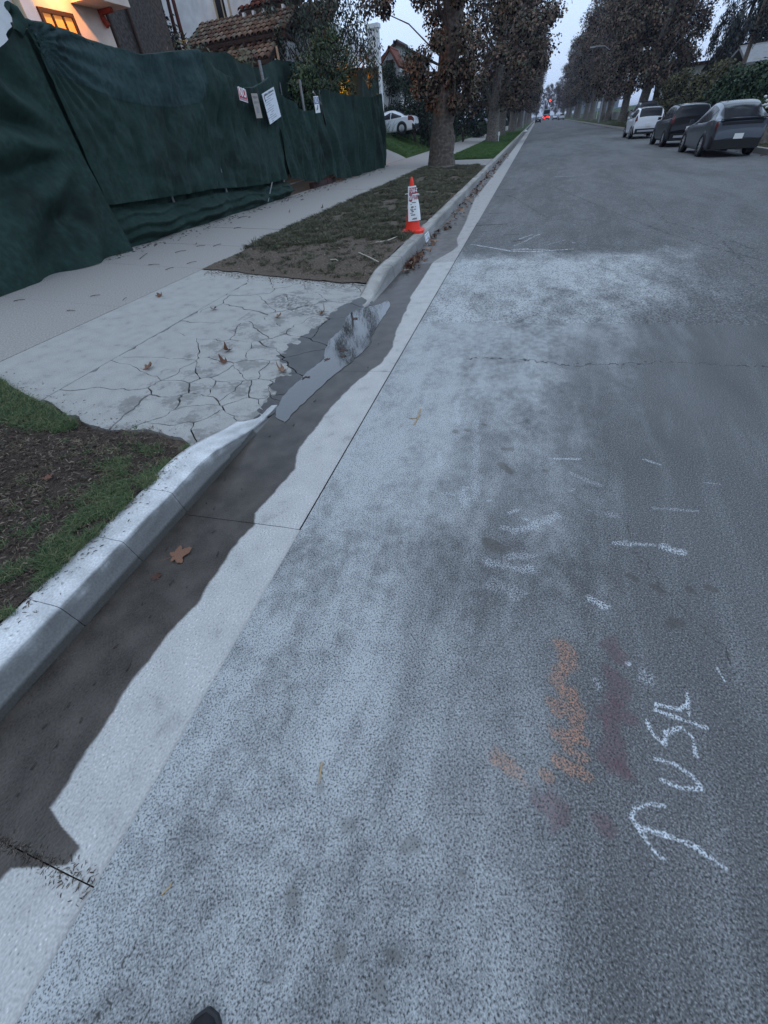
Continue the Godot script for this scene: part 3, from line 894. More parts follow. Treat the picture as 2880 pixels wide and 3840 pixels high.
		seeds.append(Vector2(p.x, p.z))
	for i in seeds.size():
		var cell := outline
		for j in seeds.size():
			if j == i: continue
			var n: Vector2 = (seeds[j] - seeds[i])
			if n.length() > 2.5 or n.length() < 0.03: continue
			var mid: Vector2 = (seeds[i] + seeds[j]) * 0.5 - n.normalized() * (0.003 + 0.008 * rng.randf() * rng.randf())
			var tn := Vector2(-n.y, n.x).normalized() * 30.0
			var half := PackedVector2Array([mid + tn, mid - tn, mid - tn - n.normalized() * 30.0, mid + tn - n.normalized() * 30.0])
			var got := Geometry2D.intersect_polygons(cell, half)
			cell = PackedVector2Array()
			for gpoly in got:
				if not Geometry2D.is_polygon_clockwise(gpoly) and gpoly.size() > cell.size(): cell = gpoly
			if cell.size() < 3: break
		if cell.size() < 3: continue
		var fine := PackedVector2Array()
		for k in cell.size():
			var a := cell[k]; var b := cell[(k + 1) % cell.size()]
			var n := maxi(1, int(a.distance_to(b) / 0.045))
			for q in n:
				var p := a.lerp(b, q / float(n))
				p += Vector2(wob.get_noise_2d(p.x * 300.0, p.y * 300.0), wob.get_noise_2d(p.x * 300.0 + 500.0, p.y * 300.0)) * 0.075
				p.x = clampf(p.x, -4.315, KX); 
				fine.append(p)
		var sink := rng.randf_range(-0.004, 0.004)
		var tx := rng.randf_range(-0.006, 0.006); var tz := rng.randf_range(-0.006, 0.006)
		if seeds[i].x > -3.0:
			sink = -0.002; tx = 0.0; tz = 0.0
		var c0: Vector2 = seeds[i]
		put("slab", slab(fine, func(p): return apron_y(p.x) + sink + (p.x - c0.x) * tx + (p.y - c0.y) * tz, 0.05, ar), am, apron)
	# upper part of the drive, whole
	put("slab", slab(PackedVector2Array([Vector2(-4.327, -6.85), Vector2(-4.327, -2.36), Vector2(-5.0, -2.56), Vector2(-5.48, -2.7), Vector2(-5.48, -6.86)]), func(p): return apron_y(p.x), 0.06, ar), am, apron)
	var sub := st()
	quad(sub, Vector3(KX, -0.075, -1.9), Vector3(-4.32, 0.13, -1.9), Vector3(-4.32, 0.13, -7.0), Vector3(KX, -0.075, -7.0))
	put("subbase", done(sub), M.soil, apron)
	# kerb wings down to the gutter are part of the kerb above; second drive past the big tree
	# ---- pavement
	var walk := Node3D.new()
	walk.name = "pavement"
	walk.set_meta("kind", "structure")
	add_child(walk)
	var wcut := [4.0, 1.5, -1.0, -2.7, -4.78, -6.86, -8.6, -10.4, -12.9, -15.5, -18.0, -20.6, -23.4, -26.5, -29.5, -32.0]
	for z in range(-35, -200, -4): wcut.append(float(z))
	for i in wcut.size() - 1:
		var z0: float = wcut[i] - 0.004; var z1: float = wcut[i + 1] + 0.004
		var lift := rng.randf_range(0.0, 0.008)
		var poly := PackedVector2Array([Vector2(-5.49, z0), Vector2(-5.49, z1), Vector2(-8.15, z1), Vector2(-8.15, z0)])
		put("pavement_slab", slab(poly, func(p): return left_y(p.x) + lift, 0.06), M.walk, walk)
	var d2 := Node3D.new()
	d2.name = "second_driveway"
	d2.set_meta("kind", "structure")
	add_child(d2)
	put("slab", slab(PackedVector2Array([Vector2(-2.32, -27.4), Vector2(-2.32, -31.8), Vector2(-5.47, -31.8), Vector2(-5.47, -27.4)]), func(p): return left_y(p.x) + 0.006, 0.06), M.walk, d2)
	put("slab", slab(PackedVector2Array([Vector2(-8.17, -29.0), Vector2(-8.17, -34.0), Vector2(-10.99, -35.4), Vector2(-10.99, -30.2)]), func(p): return left_y(p.x) + 0.012, 0.06), M.walk, d2)
	put("slab", slab(PackedVector2Array([Vector2(-11.01, -30.2), Vector2(-11.01, -35.4), Vector2(-14.5, -36.5), Vector2(-14.5, -31.0)]), func(p): return left_y(p.x) + 0.012, 0.06), M.walk, d2)
	# ---- planting strips
	struct("planting_bed", grid_mesh(90, 70, func(u, v):
		var x := lerpf(-2.285, -5.47, u)
		var z := lerpf(bed_edge(x), 3.0, v * v)
		return Vector3(x, verge_y(x, z) + 0.01 * wob.get_noise_2d(x * 400.0, z * 400.0), z)), M.mulch)
	struct("verge_soil", grid_mesh(60, 160, func(u, v):
		var x := lerpf(-2.285, -5.47, u)
		var z := lerpf(-6.8 - 0.12 * wob2.get_noise_1d(x * 150.0) + 0.1 * smoothstep(0.3, 0.0, absf(x + 3.6)), -27.38, v * v)
		return Vector3(x, verge_y(x, z), z)), M.soil)
	struct("verge_lawn", slab(PackedVector2Array([Vector2(-2.315, -31.85), Vector2(-2.315, -200), Vector2(-5.47, -200), Vector2(-5.47, -31.85)]), func(p): return left_y(p.x) + 0.012, 0.2), M.lawn)
	var lw := st()
	lw.set_smooth_group(1)
	for k in 17:
		var z0 := -34.2 - k * 10.0
		for e in [[-8.2, -11.0], [-11.0, -21.0], [-21.0, -40.0]]:
			quad(lw, Vector3(e[0], left_y(e[0]) + 0.01, z0), Vector3(e[1], left_y(e[1]) + 0.01, z0), Vector3(e[1], left_y(e[1]) + 0.01, z0 - 10.0), Vector3(e[0], left_y(e[0]) + 0.01, z0 - 10.0))
	struct("front_lawn", done(lw), M.lawn)
	# ---- water lying in the gutter mouth
	var pud := PackedVector2Array()
	for a in [[1090, 290], [1100, 330], [1060, 390], [1010, 470], [985, 520], [975, 570], [920, 620], [870, 665], [800, 720], [720, 780], [640, 850], [570, 920], [500, 985], [445, 1050], [385, 1008], [392, 955], [440, 880], [490, 825], [600, 720], [690, 650], [697, 590], [722, 540], [800, 470], [825, 410], [855, 370], [960, 325], [1030, 312]]:
		var p := gp(800 + a[0] * 0.6028, 950 + a[1] * 0.6028, -0.025)
		pud.append(Vector2(p.x, p.z))
	var pf := PackedVector2Array()
	for k in pud.size():
		for q in 6:
			var p := pud[k].lerp(pud[(k + 1) % pud.size()], q / 6.0)
			pf.append(p + Vector2(wob.get_noise_2d(p.x * 600.0, p.y * 600.0), wob.get_noise_2d(p.x * 600.0 + 99.0, p.y * 600.0)) * 0.02)
	var ps := SurfaceTool.new()
	ps.begin(Mesh.PRIMITIVE_TRIANGLES)
	for i in Geometry2D.triangulate_polygon(pf):
		ps.set_normal(Vector3.UP)
		ps.add_vertex(Vector3(pf[i].x, maxf(gutter_y(pf[i].x), apron_y(pf[i].x)) + 0.006, pf[i].y))
	var wm := mat(lin(0.022, 0.02, 0.019), 0.045)
	wm.metallic_specular = 0.6
	wm.transparency = BaseMaterial3D.TRANSPARENCY_ALPHA
	wm.albedo_color.a = 0.85
	struct("water", ps.commit(), wm)

func ctone(a: Array, sc := 1.0) -> Color:
	var c: Color = a[rng.randi() % a.size()]
	c = c * rng.randf_range(0.7, 1.3) * sc
	c.a = 1.0
	return c
func build_plants_on_ground() -> void:
	var greens := [Color(0.07, 0.115, 0.045), Color(0.09, 0.13, 0.05), Color(0.055, 0.095, 0.04), Color(0.15, 0.15, 0.075)]
	var straws := [Color(0.16, 0.13, 0.08), Color(0.11, 0.085, 0.055), Color(0.22, 0.18, 0.11)]
	var tuft := tuft_mesh(1, 9, 0.05, 0.016, 0.0022, 0.9)
	var xf := []; var cs := []
	var add := func(x: float, z: float, sc: float, col: Color, y: float):
		xf.append(Transform3D(Basis(Vector3.UP, rng.randf() * TAU).scaled(Vector3(sc, sc * rng.randf_range(0.6, 1.1), sc)), Vector3(x, y, z)))
		cs.append(col)
	# near bed: green fringe by the kerb, by the drive and in loose patches
	for i in 5400:
		var z := rng.randf_range(-2.1, 0.6)
		var edge := 0.30 + 0.22 * wob.get_noise_1d(z * 120.0)
		if z > -0.9: edge += 0.12
		if z < -1.6: edge += 0.1
		var x := -2.265 - absf(rng.randfn(0.0, edge * 0.6))
		if wob2.get_noise_2d(x * 300.0, z * 300.0) < -0.05: continue
		add.call(x, z, rng.randf_range(0.5, 1.1), ctone(greens), verge_y(x, z))
	for i in 4200:
		var x := rng.randf_range(-5.45, -3.6)
		var z := bed_edge(x) + 0.02 + absf(rng.randfn(0.0, 0.2)) * clampf((-3.3 - x), 0.15, 1.2)
		add.call(x, z, rng.randf_range(0.7, 1.4), ctone(greens), verge_y(x, z))
	for i in 2600:
		var x := rng.randf_range(-5.4, -2.4); var z := rng.randf_range(-2.1, 0.6)
		if wob.get_noise_2d(x * 160.0, z * 160.0) < 0.12: continue
		add.call(x, z, rng.randf_range(0.4, 0.9), ctone(greens if rng.randf() < 0.4 else straws), left_y(x) + 0.012)
	scatter("bed_grass", "green grass fringing the dark mulch bed beside the kerb", "grass", tuft, M.grass, xf, cs)
	# shredded bark and dead stems on the near bed
	var chip := st()
	quad(chip, Vector3(-0.016, 0, -0.002), Vector3(-0.016, 0.003, 0.002), Vector3(0.016, 0.005, 0.0025), Vector3(0.016, 0, -0.0015))
	quad(chip, Vector3(-0.016, 0.004, 0.0), Vector3(0, 0.007, 0.003), Vector3(0.016, 0.005, 0.0), Vector3(0, 0.003, -0.003))
	var chipm := done(chip)
	xf.clear(); cs.clear()
	var browns := [Color(0.075, 0.052, 0.04), Color(0.12, 0.088, 0.068), Color(0.05, 0.037, 0.03), Color(0.2, 0.155, 0.12)]
	for i in 28000:
		var x := rng.randf_range(-5.4, -2.34); var z := rng.randf_range(-2.6, 0.6)
		if z < bed_edge(x) - 0.03 + 0.1 * rng.randf(): continue
		xf.append(Transform3D(Basis.from_euler(Vector3(rng.randfn(0, 0.35), rng.randf() * TAU, rng.randfn(0, 0.35))).scaled(Vector3.ONE * rng.randf_range(0.4, 1.25)), Vector3(x, verge_y(x, z) + rng.randf_range(0.002, 0.016), z)))
		cs.append(ctone(browns))
	for i in 700:
		# bits that have spilled on to the kerb and the drive
		var x := -2.3 + absf(rng.randfn(0.0, 0.07)); var z := rng.randf_range(-1.9, 0.5)
		var y := 0.143
		if i % 3 == 0:
			x = rng.randf_range(-5.2, -2.6); z = bed_edge(x) - absf(rng.randfn(0.0, 0.12)); y = apron_y(x) + 0.004
		if x > -2.1: continue
		xf.append(Transform3D(Basis.from_euler(Vector3(rng.randfn(0, 0.3), rng.randf() * TAU, 0)).scaled(Vector3.ONE * rng.randf_range(0.25, 0.8)), Vector3(x, y, z)))
		cs.append(ctone(browns))
	scatter("bark_mulch", "dark shredded mulch covering the bed beside the kerb", "mulch", chipm, M.chip, xf, cs)
	# verge behind the cone: thin weedy grass
	xf.clear(); cs.clear()
	var weeds := [Color(0.085, 0.095, 0.055), Color(0.07, 0.08, 0.045), Color(0.11, 0.105, 0.065), Color(0.06, 0.068, 0.038), Color(0.15, 0.125, 0.09), Color(0.1, 0.085, 0.06)]
	var big := tuft_mesh(5, 12, 0.085, 0.04, 0.006, 0.9)
	for i in 30000:
		var x := rng.randf_range(-5.5, -2.33); var z := -7.7 - pow(rng.randf(), 1.35) * 19.6
		var n := wob.get_noise_2d(x * 70.0, z * 45.0) + 0.6 * wob2.get_noise_2d(x * 210.0, z * 160.0)
		var bare := smoothstep(-9.6, -8.2, z + (x + 4.0) * 0.5)
		if n < -0.16 + bare * 1.1: continue
		if Vector2(x + 4.7, z + 27.9).length() < 1.0: continue
		add.call(x, z, rng.randf_range(0.6, 1.35), ctone(weeds), verge_y(x, z))
	for i in 1500:
		var x := rng.randf_range(-5.4, -2.36); var z := rng.randf_range(-9.4, -6.95)
		if wob2.get_noise_2d(x * 260.0, z * 260.0) < 0.06: continue
		add.call(x, z, rng.randf_range(0.35, 0.9), ctone(weeds), verge_y(x, z))
	for i in 700:
		var x := -5.48 + absf(rng.randfn(0.0, 0.1)); var z := rng.randf_range(-27.0, -8.6)
		add.call(x, z, rng.randf_range(0.7, 1.8), ctone(weeds), left_y(x) + 0.008)
	scatter("verge_weeds", "thin weedy grass on the bare strip around the orange cone", "grass", big, M.grass, xf, cs)
	# dead clippings on the bare earth at the drive
	xf.clear(); cs.clear()
	for i in 3600:
		var x := rng.randf_range(-5.4, -2.36); var z := rng.randf_range(-11.0, -6.95)
		xf.append(Transform3D(Basis.from_euler(Vector3(rng.randfn(0, 0.3), rng.randf() * TAU, 0)).scaled(Vector3.ONE * rng.randf_range(0.4, 1.2)), Vector3(x, verge_y(x, z) + 0.004, z)))
		cs.append(ctone([Color(0.12, 0.09, 0.065), Color(0.2, 0.16, 0.12), Color(0.07, 0.05, 0.035), Color(0.3, 0.26, 0.21)]))
	for i in 1500:
		var x := rng.randf_range(-5.3, -2.4); var z := -6.8 + absf(rng.randfn(0.0, 0.16))
		xf.append(Transform3D(Basis.from_euler(Vector3(rng.randfn(0, 0.3), rng.randf() * TAU, 0)).scaled(Vector3.ONE * rng.randf_range(0.2, 0.9)), Vector3(x, apron_y(x) + 0.003, z)))
		cs.append(ctone([Color(0.12, 0.09, 0.065), Color(0.16, 0.12, 0.09), Color(0.07, 0.05, 0.035)]))
	for i in 900:
		var z := rng.randf_range(-28.0, -7.0); var x := -7.95 + absf(rng.randfn(0.0, 0.22))
		xf.append(Transform3D(Basis.from_euler(Vector3(rng.randfn(0, 0.3), rng.randf() * TAU, 0)).scaled(Vector3.ONE * rng.randf_range(0.6, 2.2)), Vector3(x, left_y(x) + 0.012, z)))
		cs.append(ctone([Color(0.12, 0.08, 0.055), Color(0.18, 0.12, 0.085), Color(0.07, 0.05, 0.035)]))
	scatter("dry_clippings", "dry clippings strewn over the bare earth by the cracked driveway", "clippings", chipm, M.chip, xf, cs)
	# lawns further on
	xf.clear(); cs.clear()
	var lawns := [Color(0.06, 0.13, 0.025), Color(0.08, 0.15, 0.035), Color(0.05, 0.11, 0.025)]
	var far_tuft := tuft_mesh(6, 10, 0.07, 0.05, 0.006, 0.8)
	for i in 9000:
		var z := -31.9 - pow(rng.randf(), 1.8) * 60.0
		var x := rng.randf_range(-5.4, -2.35)
		add.call(x, z, rng.randf_range(0.8, 1.5), ctone(lawns), left_y(x) + 0.012)
	for i in 9000:
		var z := -34.3 - pow(rng.randf(), 1.8) * 40.0
		var x := rng.randf_range(-14.0, -8.25)
		add.call(x, z, rng.randf_range(0.8, 1.5), ctone(lawns), left_y(x) + 0.01)
	scatter("lawn_grass", "short green lawn beyond the second driveway", "grass", far_tuft, M.grass, xf, cs)
	xf.clear(); cs.clear()
	for i in 7000:
		var z := -18.0 - pow(rng.randf(), 1.3) * 70.0
		var x := rng.randf_range(9.3, 11.8)
		add.call(x, z, rng.randf_range(0.8, 1.6), ctone([Color(0.09, 0.11, 0.045), Color(0.07, 0.1, 0.035), Color(0.13, 0.11, 0.06)]), -0.06 + (x - 9.2) * 0.03)
	scatter("far_verge_grass", "patchy grass on the verge behind the parked cars", "grass", far_tuft, M.grass, xf, cs)
	xf.clear(); cs.clear()
	for i in 700:
		var x := rng.randf_range(-1.98, -1.12)
		xf.append(Transform3D(Basis.from_euler(Vector3(rng.randfn(0, 0.5), rng.randf() * TAU, 0)).scaled(Vector3.ONE * rng.randf_range(0.2, 0.5)), Vector3(x, gutter_y(x) + 0.001, 0.275 + rng.randfn(0.0, 0.011 + 0.012 * smoothstep(-1.5, -1.25, x)))))
		cs.append(ctone([Color(0.05, 0.04, 0.032), Color(0.08, 0.062, 0.05), Color(0.14, 0.11, 0.085)]))
	scatter("joint_dirt", "dark dirt and dead weeds packed in the gutter joint", "dirt", chipm, M.chip, xf, cs)
	# brown street leaves lying under the far row
	xf.clear(); cs.clear()
	for i in 3500:
		var z := -24.0 - pow(rng.randf(), 1.2) * 130.0
		var x := rng.randf_range(8.6, 12.5)
		xf.append(Transform3D(Basis.from_euler(Vector3(rng.randfn(0, 0.5), rng.randf() * TAU, 0)).scaled(Vector3.ONE * rng.randf_range(2.0, 4.5)), Vector3(x, (road_y(x) if x < 9.1 else -0.05 + (x - 9.2) * 0.03) + 0.02, z)))
		cs.append(ctone([Color(0.16, 0.08, 0.05), Color(0.2, 0.11, 0.07)]))
	scatter("leaf_litter", "brown leaf litter along the kerb behind the parked cars", "leaves", chipm, M.chip, xf, cs)

# ------------------------------------------------------------------ site fence
const FX := -8.1
func curve(a: Array, z: float) -> float:
	# a: [[z, y], ...] with z falling
	if z >= a[0][0]: return a[0][1]
	for i in a.size() - 1:
		if z >= a[i + 1][0]:
			var t: float = (a[i][0] - z) / (a[i][0] - a[i + 1][0])
			return lerpf(a[i][1], a[i + 1][1], t)
	return a[-1][1]
func cloth(called: String, z0: float, z1: float, top: Array, bot: Array, xoff: float, nu: int, nv: int, fold: Callable, m: Material, parent: Node, label := "") -> void:
	var mesh := grid_mesh(nu, nv, func(u, v):
		var z := lerpf(z0, z1, u)
		var yt := curve(top, z); var yb := curve(bot, z)
		var y := lerpf(yb, yt, v)
		return Vector3(FX + xoff + fold.call(u, v, z, y), y, z), func(p, _u, _v):
		# sun-bleached and dusty patches in the cloth
		var n := wob2.get_noise_2d(p.z * 55.0, p.y * 60.0) + 0.5 * wob.get_noise_2d(p.z * 300.0, p.y * 260.0)
		var c := Color(1, 1, 1) * (1.0 + 0.7 * n)
		var du := wob.get_noise_2d(p.z * 260.0, p.y * 70.0) + 0.75 * exp(-(pow((p.z + 14.7) / 0.55, 2) + pow((p.y - 1.05) / 0.4, 2))) - 0.35
		c = c.lerp(Color(8.0, 3.6, 4.6), clampf(du * 1.2, 0.0, 0.75))
		c.a = 1.0
		return c)
	var o := put(called, mesh, m, parent)
	if label != "": o.set_meta("label", label)
func build_fence() -> void:
	var f := thing("construction_fence", "dark green mesh-screened construction fence along the pavement", "fence", Vector3.ZERO)
	# posts
	for p in [[-4.2, 3.2, 0.03], [-7.88, 3.5, 0.035], [-10.08, 3.3, 0.028], [-12.4, 3.45, 0.03], [-14.06, 2.9, 0.026], [-15.98, 3.62, 0.045], [-18.7, 3.35, 0.045], [-20.4, 3.15, 0.026], [-22.8, 3.0, 0.026], [-25.4, 3.05, 0.026], [-28.35, 3.25, 0.035]]:
		var s := st()
		tube(s, [Vector3(FX - 0.13, left_y(FX) - 0.1, p[0]), Vector3(FX - 0.13, p[1], p[0])], [p[2], p[2]], 10)
		put("post", done(s), M.trim if p[0] == -7.88 else M.steel, f)
	for y in [0.75]:
		var s := st()
		tube(s, [Vector3(FX - 0.1, y, -4.2), Vector3(FX - 0.1, y, -28.3)], [0.02, 0.02], 8)
		put("rail", done(s), M.steel, f)
	var brace := st()
	tube(brace, [Vector3(FX + 0.03, 0.5, -14.3), Vector3(FX + 0.03, 1.05, -15.0)], [0.022, 0.022], 8)
	put("brace", done(brace), M.steel, f)
	brace = st()
	tube(brace, [Vector3(FX + 0.05, 3.05, -19.35), Vector3(FX + 0.05, 2.75, -19.95)], [0.03, 0.03], 8)
	put("brace", done(brace), M.steel, f)
	# screen, panel by panel
	var fold_a := func(u, v, z, y):
		var d := Vector2(z + 7.9, y - 2.0)
		var an := atan2(d.y, d.x)
		var r := d.length()
		return 0.15 * sin(an * 11.0 + 0.9 * sin(r * 2.0) + 2.0 * wob.get_noise_2d(z * 50.0, y * 50.0)) * smoothstep(0.0, 1.2, r) * smoothstep(0.02, 0.25, u + 0.02) + 0.2 * (1.0 - v) * (1.0 - v) + 0.05 * wob.get_noise_2d(z * 60.0, y * 50.0)
	cloth("screen_panel", -7.86, -3.6, [[-3.6, 3.1], [-6.2, 2.95], [-7.0, 3.05], [-7.6, 3.35], [-7.87, 3.5]], [[-3.6, 0.44], [-7.87, 0.44]], 0.02, 90, 60, fold_a, M.screen, f)
	var fold_b := func(u, v, z, y):
		var e := sin(PI * clampf((z + 7.9) / -8.08, 0.0, 1.0))
		var w := 0.08 * sin(z * 2.3 + y * 1.7 + 3.0 * wob2.get_noise_1d(z * 40.0)) * e + 0.22 * wob.get_noise_2d(z * 40.0, y * 55.0) * e
		var dg := Vector2(z + 7.9, y - 3.3)
		w += 0.025 * sin(atan2(dg.y, dg.x) * 26.0) * smoothstep(3.0, 0.3, dg.length())
		var wr := wob2.get_noise_2d(z * 170.0 + y * 60.0, y * 45.0)
		w += 0.10 * wr * absf(wr) * 2.0 + 0.02 * wob2.get_noise_2d(z * 260.0, y * 120.0)
		w += 0.06 * sin(z * 9.0 + 4.0 * wob.get_noise_1d(z * 60.0)) * pow(clampf((1.9 - y) / 0.9, 0.0, 1.0), 2.0)
		return w
	var top_b := [[-7.9, 3.5], [-8.47, 3.48], [-9.4, 3.4], [-10.5, 3.32], [-11.4, 3.42], [-12.42, 3.52], [-12.9, 3.3], [-13.3, 3.16], [-13.74, 3.05], [-14.2, 2.98], [-14.73, 2.99], [-15.4, 3.1], [-15.98, 3.25]]
	var seam_b := [[-7.9, 2.98], [-8.3, 2.9], [-9.0, 2.72], [-10.0, 2.6], [-11.0, 2.58], [-11.8, 2.66], [-12.42, 3.0]]
	var hem_b := [[-7.9, 1.2], [-8.3, 1.18], [-10.0, 1.12], [-11.65, 1.09], [-13.1, 0.98], [-14.5, 0.93], [-16.03, 0.93]]
	cloth("screen_panel", -7.9, -15.98, top_b, hem_b, 0.09, 320, 90, fold_b, M.screen, f)
	cloth("painted_backlight_band", -7.95, -12.42, top_b, seam_b, 0.096, 160, 24, fold_b, M.screen_painted_backlight, f, "strip of screen along the top edge, painted paler for light coming through")  # extra strip; light through the single layer is painted into its colour
	cloth("screen_lining", -7.95, -12.4, [[-7.9, 2.4], [-12.4, 2.4]], [[-7.9, 0.6], [-12.4, 0.6]], -0.12, 90, 40, fold_b, M.screen, f)
	cloth("screen_lining", -12.4, -15.95, [[-12.4, 3.0], [-13.4, 2.85], [-14.3, 2.7], [-15.95, 2.9]], [[-12.4, 0.8], [-15.95, 0.75]], -0.12, 60, 40, fold_b, M.screen, f)
	cloth("screen_overlap", -7.6, -8.25, [[-7.6, 3.35], [-7.9, 3.5], [-8.25, 3.4]], [[-7.6, 0.45], [-8.3, 0.45]], -0.1, 14, 50, func(_u, _v, z, y): return 0.04 * wob.get_noise_2d(z * 300.0, y * 80.0), M.screen, f)
	# hems: rolled edges along the top
	var hem := st()
	var path := []; var rad := []
	for i in 90:
		var z := lerpf(-7.9, -15.98, i / 89.0)
		path.append(Vector3(FX + 0.05 + fold_b.call(i / 89.0, 1.0, z, curve(top_b, z)), curve(top_b, z) - 0.01, z))
		rad.append(0.045 if z > -10.0 else 0.03)
	tube(hem, path, rad, 7, 0.5, 3)
	put("rolled_hem", done(hem), M.screen, f)
	hem = st()
	tube(hem, [Vector3(FX + 0.05, 3.36, -7.72), Vector3(FX + 0.06, 3.5, -7.86), Vector3(FX + 0.05, 3.6, -7.84), Vector3(FX + 0.05, 3.63, -7.76)], [0.06, 0.1, 0.085, 0.06], 9, 0.6, 8)
	put("bunched_corner", done(hem), M.screen, f)
	# skirt along the ground, lashed to the posts
	var fold_s := func(u, v, z, y):
		var e := absf(sin((z + 7.9) * 1.45))
		var bulge := 0.28 * sin(v * PI * 0.9 + 0.3) * (0.35 + 0.65 * e)
		return bulge + 0.045 * sin(y * 34.0 + 3.0 * wob.get_noise_1d(z * 80.0)) * (0.4 + 0.6 * e) + 0.05 * wob2.get_noise_2d(z * 130.0, y * 200.0)
	cloth("screen_skirt", -7.95, -16.05, [[-7.95, 1.15], [-10.0, 1.0], [-11.5, 1.0], [-13.1, 0.9], [-16.05, 0.85]], [[-7.95, 0.43], [-14.0, 0.45], [-16.05, 0.47]], -0.07, 170, 34, fold_s, M.screen, f)
	# right hand bays
	var fold_c := func(u, v, z, y):
		return 0.05 * sin(z * 4.3 + 2.5 * wob.get_noise_1d(z * 50.0) * 4.0 + 1.2 * sin(y * 2.0)) * (0.3 + 0.7 * (1.0 - v)) + 0.3 * wob.get_noise_2d(z * 75.0, y * 22.0) + 0.16 * wob2.get_noise_2d(z * 180.0, y * 45.0) + 0.12 * (1.0 - v) * sin(u * PI)
	cloth("screen_panel", -16.02, -19.9, [[-16.02, 3.22], [-16.5, 2.95], [-17.16, 2.7], [-17.9, 2.55], [-18.4, 2.56], [-19.0, 2.62], [-19.9, 2.7]], [[-16.02, 0.95], [-17.0, 0.8], [-18.1, 0.62], [-19.9, 0.75]], 0.12, 110, 60, fold_c, M.screen, f)
	cloth("screen_panel", -20.0, -28.5, [[-20.0, 2.9], [-20.46, 3.17], [-21.5, 3.1], [-22.8, 3.05], [-25.0, 3.05], [-26.5, 3.08], [-28.5, 3.26]], [[-20.0, 0.6], [-21.5, 0.46], [-28.5, 0.42]], 0.12, 150, 60, fold_c, M.screen, f)
	# second screen line further in
	var b := thing("construction_fence", "second dark screen line standing behind the front site fence", "fence", Vector3.ZERO)
	var ib := func(px: float, py: float):
		var p := xp(px, py, FX - 1.3)
		return [p.z, p.y]
	var top_i := [ib.call(735, 190), ib.call(845, 195), ib.call(902, 231), ib.call(965, 253), ib.call(1037, 222), ib.call(1090, 231), ib.call(1200, 245), ib.call(1346, 256), ib.call(1418, 250)]
	cloth("screen_panel", top_i[0][0], top_i[-1][0], top_i, [[0, 0.6], [-60, 0.6]], -1.3, 120, 50, fold_c, M.screen, b)
	for q in [top_i[0], top_i[4], top_i[-1]]:
		var s := st()
		tube(s, [Vector3(FX - 1.35, 0.5, q[0]), Vector3(FX - 1.35, q[1] + 0.02, q[0])], [0.03, 0.03], 8)
		put("post", done(s), M.steel, b)
	var pole := thing("timber_stake", "pale timber stake rising behind the sagging screen", "stake", Vector3(FX - 1.6, 0.6, -16.6))
	var ps := st()
	box(ps, Vector3(0, 1.75, 0), Vector3(0.06, 3.5, 0.04))
	var pq := xp(1037, 178, FX - 1.6)
	pole.position.z = pq.z
	ps = st()
	box(ps, Vector3(0, (pq.y - 0.6) * 0.5, 0), Vector3(0.07, pq.y - 0.6, 0.05))
	put("shaft", done(ps), M.wood, pole)
	ps = st()
	box(ps, Vector3(0, pq.y - 0.58, 0), Vector3(0.06, 0.04, 0.04))
	put("tip", done(ps), M.wood, pole)
	# rubble kerb and red brick edging peeping out under the screen
	var br := thing("brick_edging", "dull red brick edging showing under the screen hem", "edging", Vector3(FX - 0.02, left_y(FX), -19.2))
	for i in 10:
		var s := st()
		box(s, Vector3(rng.randf_range(-0.01, 0.01), 0.09, -1.1 + i * 0.24), Vector3(0.18, 0.17 + rng.randf_range(-0.01, 0.01), 0.228))
		put("brick", done(s), tri_mat(lin(0.09 + rng.randf() * 0.03, 0.055, 0.05), M.grain, 2.0, 0.9), br)
	# ---- notices
	sign_board("no_trespass_sign", "small red sign reading NO tied to the green screen", [-13.62, -14.03], [2.95, 2.70], -0.11, M.red, [["NO", 0.17, Vector2(0, 0.045), M.white]], [[Vector2(0, -0.085), Vector2(0.32, 0.05), 0.5]], [[Vector2(0, 0), Vector2(0.41, 0.25)]])
	sign_board("narrow_notice", "narrow faded beige notice hanging on the green screen", [-14.31, -14.66], [2.87, 2.38], 0.02, mat(lin(0.36, 0.31, 0.27), 0.8), [], [[Vector2(0, 0.17), Vector2(0.28, 0.06), 0.2], [Vector2(0, 0.07), Vector2(0.28, 0.05), 0.25], [Vector2(-0.02, -0.08), Vector2(0.16, 0.14), 0.3]], [])
	var lines := []
	for i in 11: lines.append([Vector2(-0.12 + 0.07 * sin(i * 2.3), 0.16 - i * 0.045), Vector2(0.36 + 0.2 * sin(i * 1.7), 0.017), 0.35])
	lines.append([Vector2(0.02, 0.265), Vector2(0.68, 0.05), 0.12])
	lines.append([Vector2(0.05, 0.205), Vector2(0.5, 0.025), 0.3])
	lines.append([Vector2(-0.33, 0.2), Vector2(0.06, 0.14), 0.15])
	sign_board("permit_notice", "large white permit notice with dense print on green screen", [-14.98, -15.84], [2.96, 2.32], 0.2, mat(lin(0.66, 0.68, 0.72), 0.6), [], lines, [])
	sign_board("dog_sign", "blue and white NO sign with a dark pictogram on the fence", [-18.75, -19.2], [2.92, 2.5], 0.05, M.white, [["NO", 0.15, Vector2(-0.02, 0.1), M.white]], [[Vector2(-0.02, -0.1), Vector2(0.12, 0.06), 0.02], [Vector2(0.04, -0.05), Vector2(0.06, 0.08), 0.02], [Vector2(-0.09, -0.13), Vector2(0.03, 0.07), 0.02]], [[Vector2(-0.01, 0.1), Vector2(0.4, 0.17)]], M.blue)
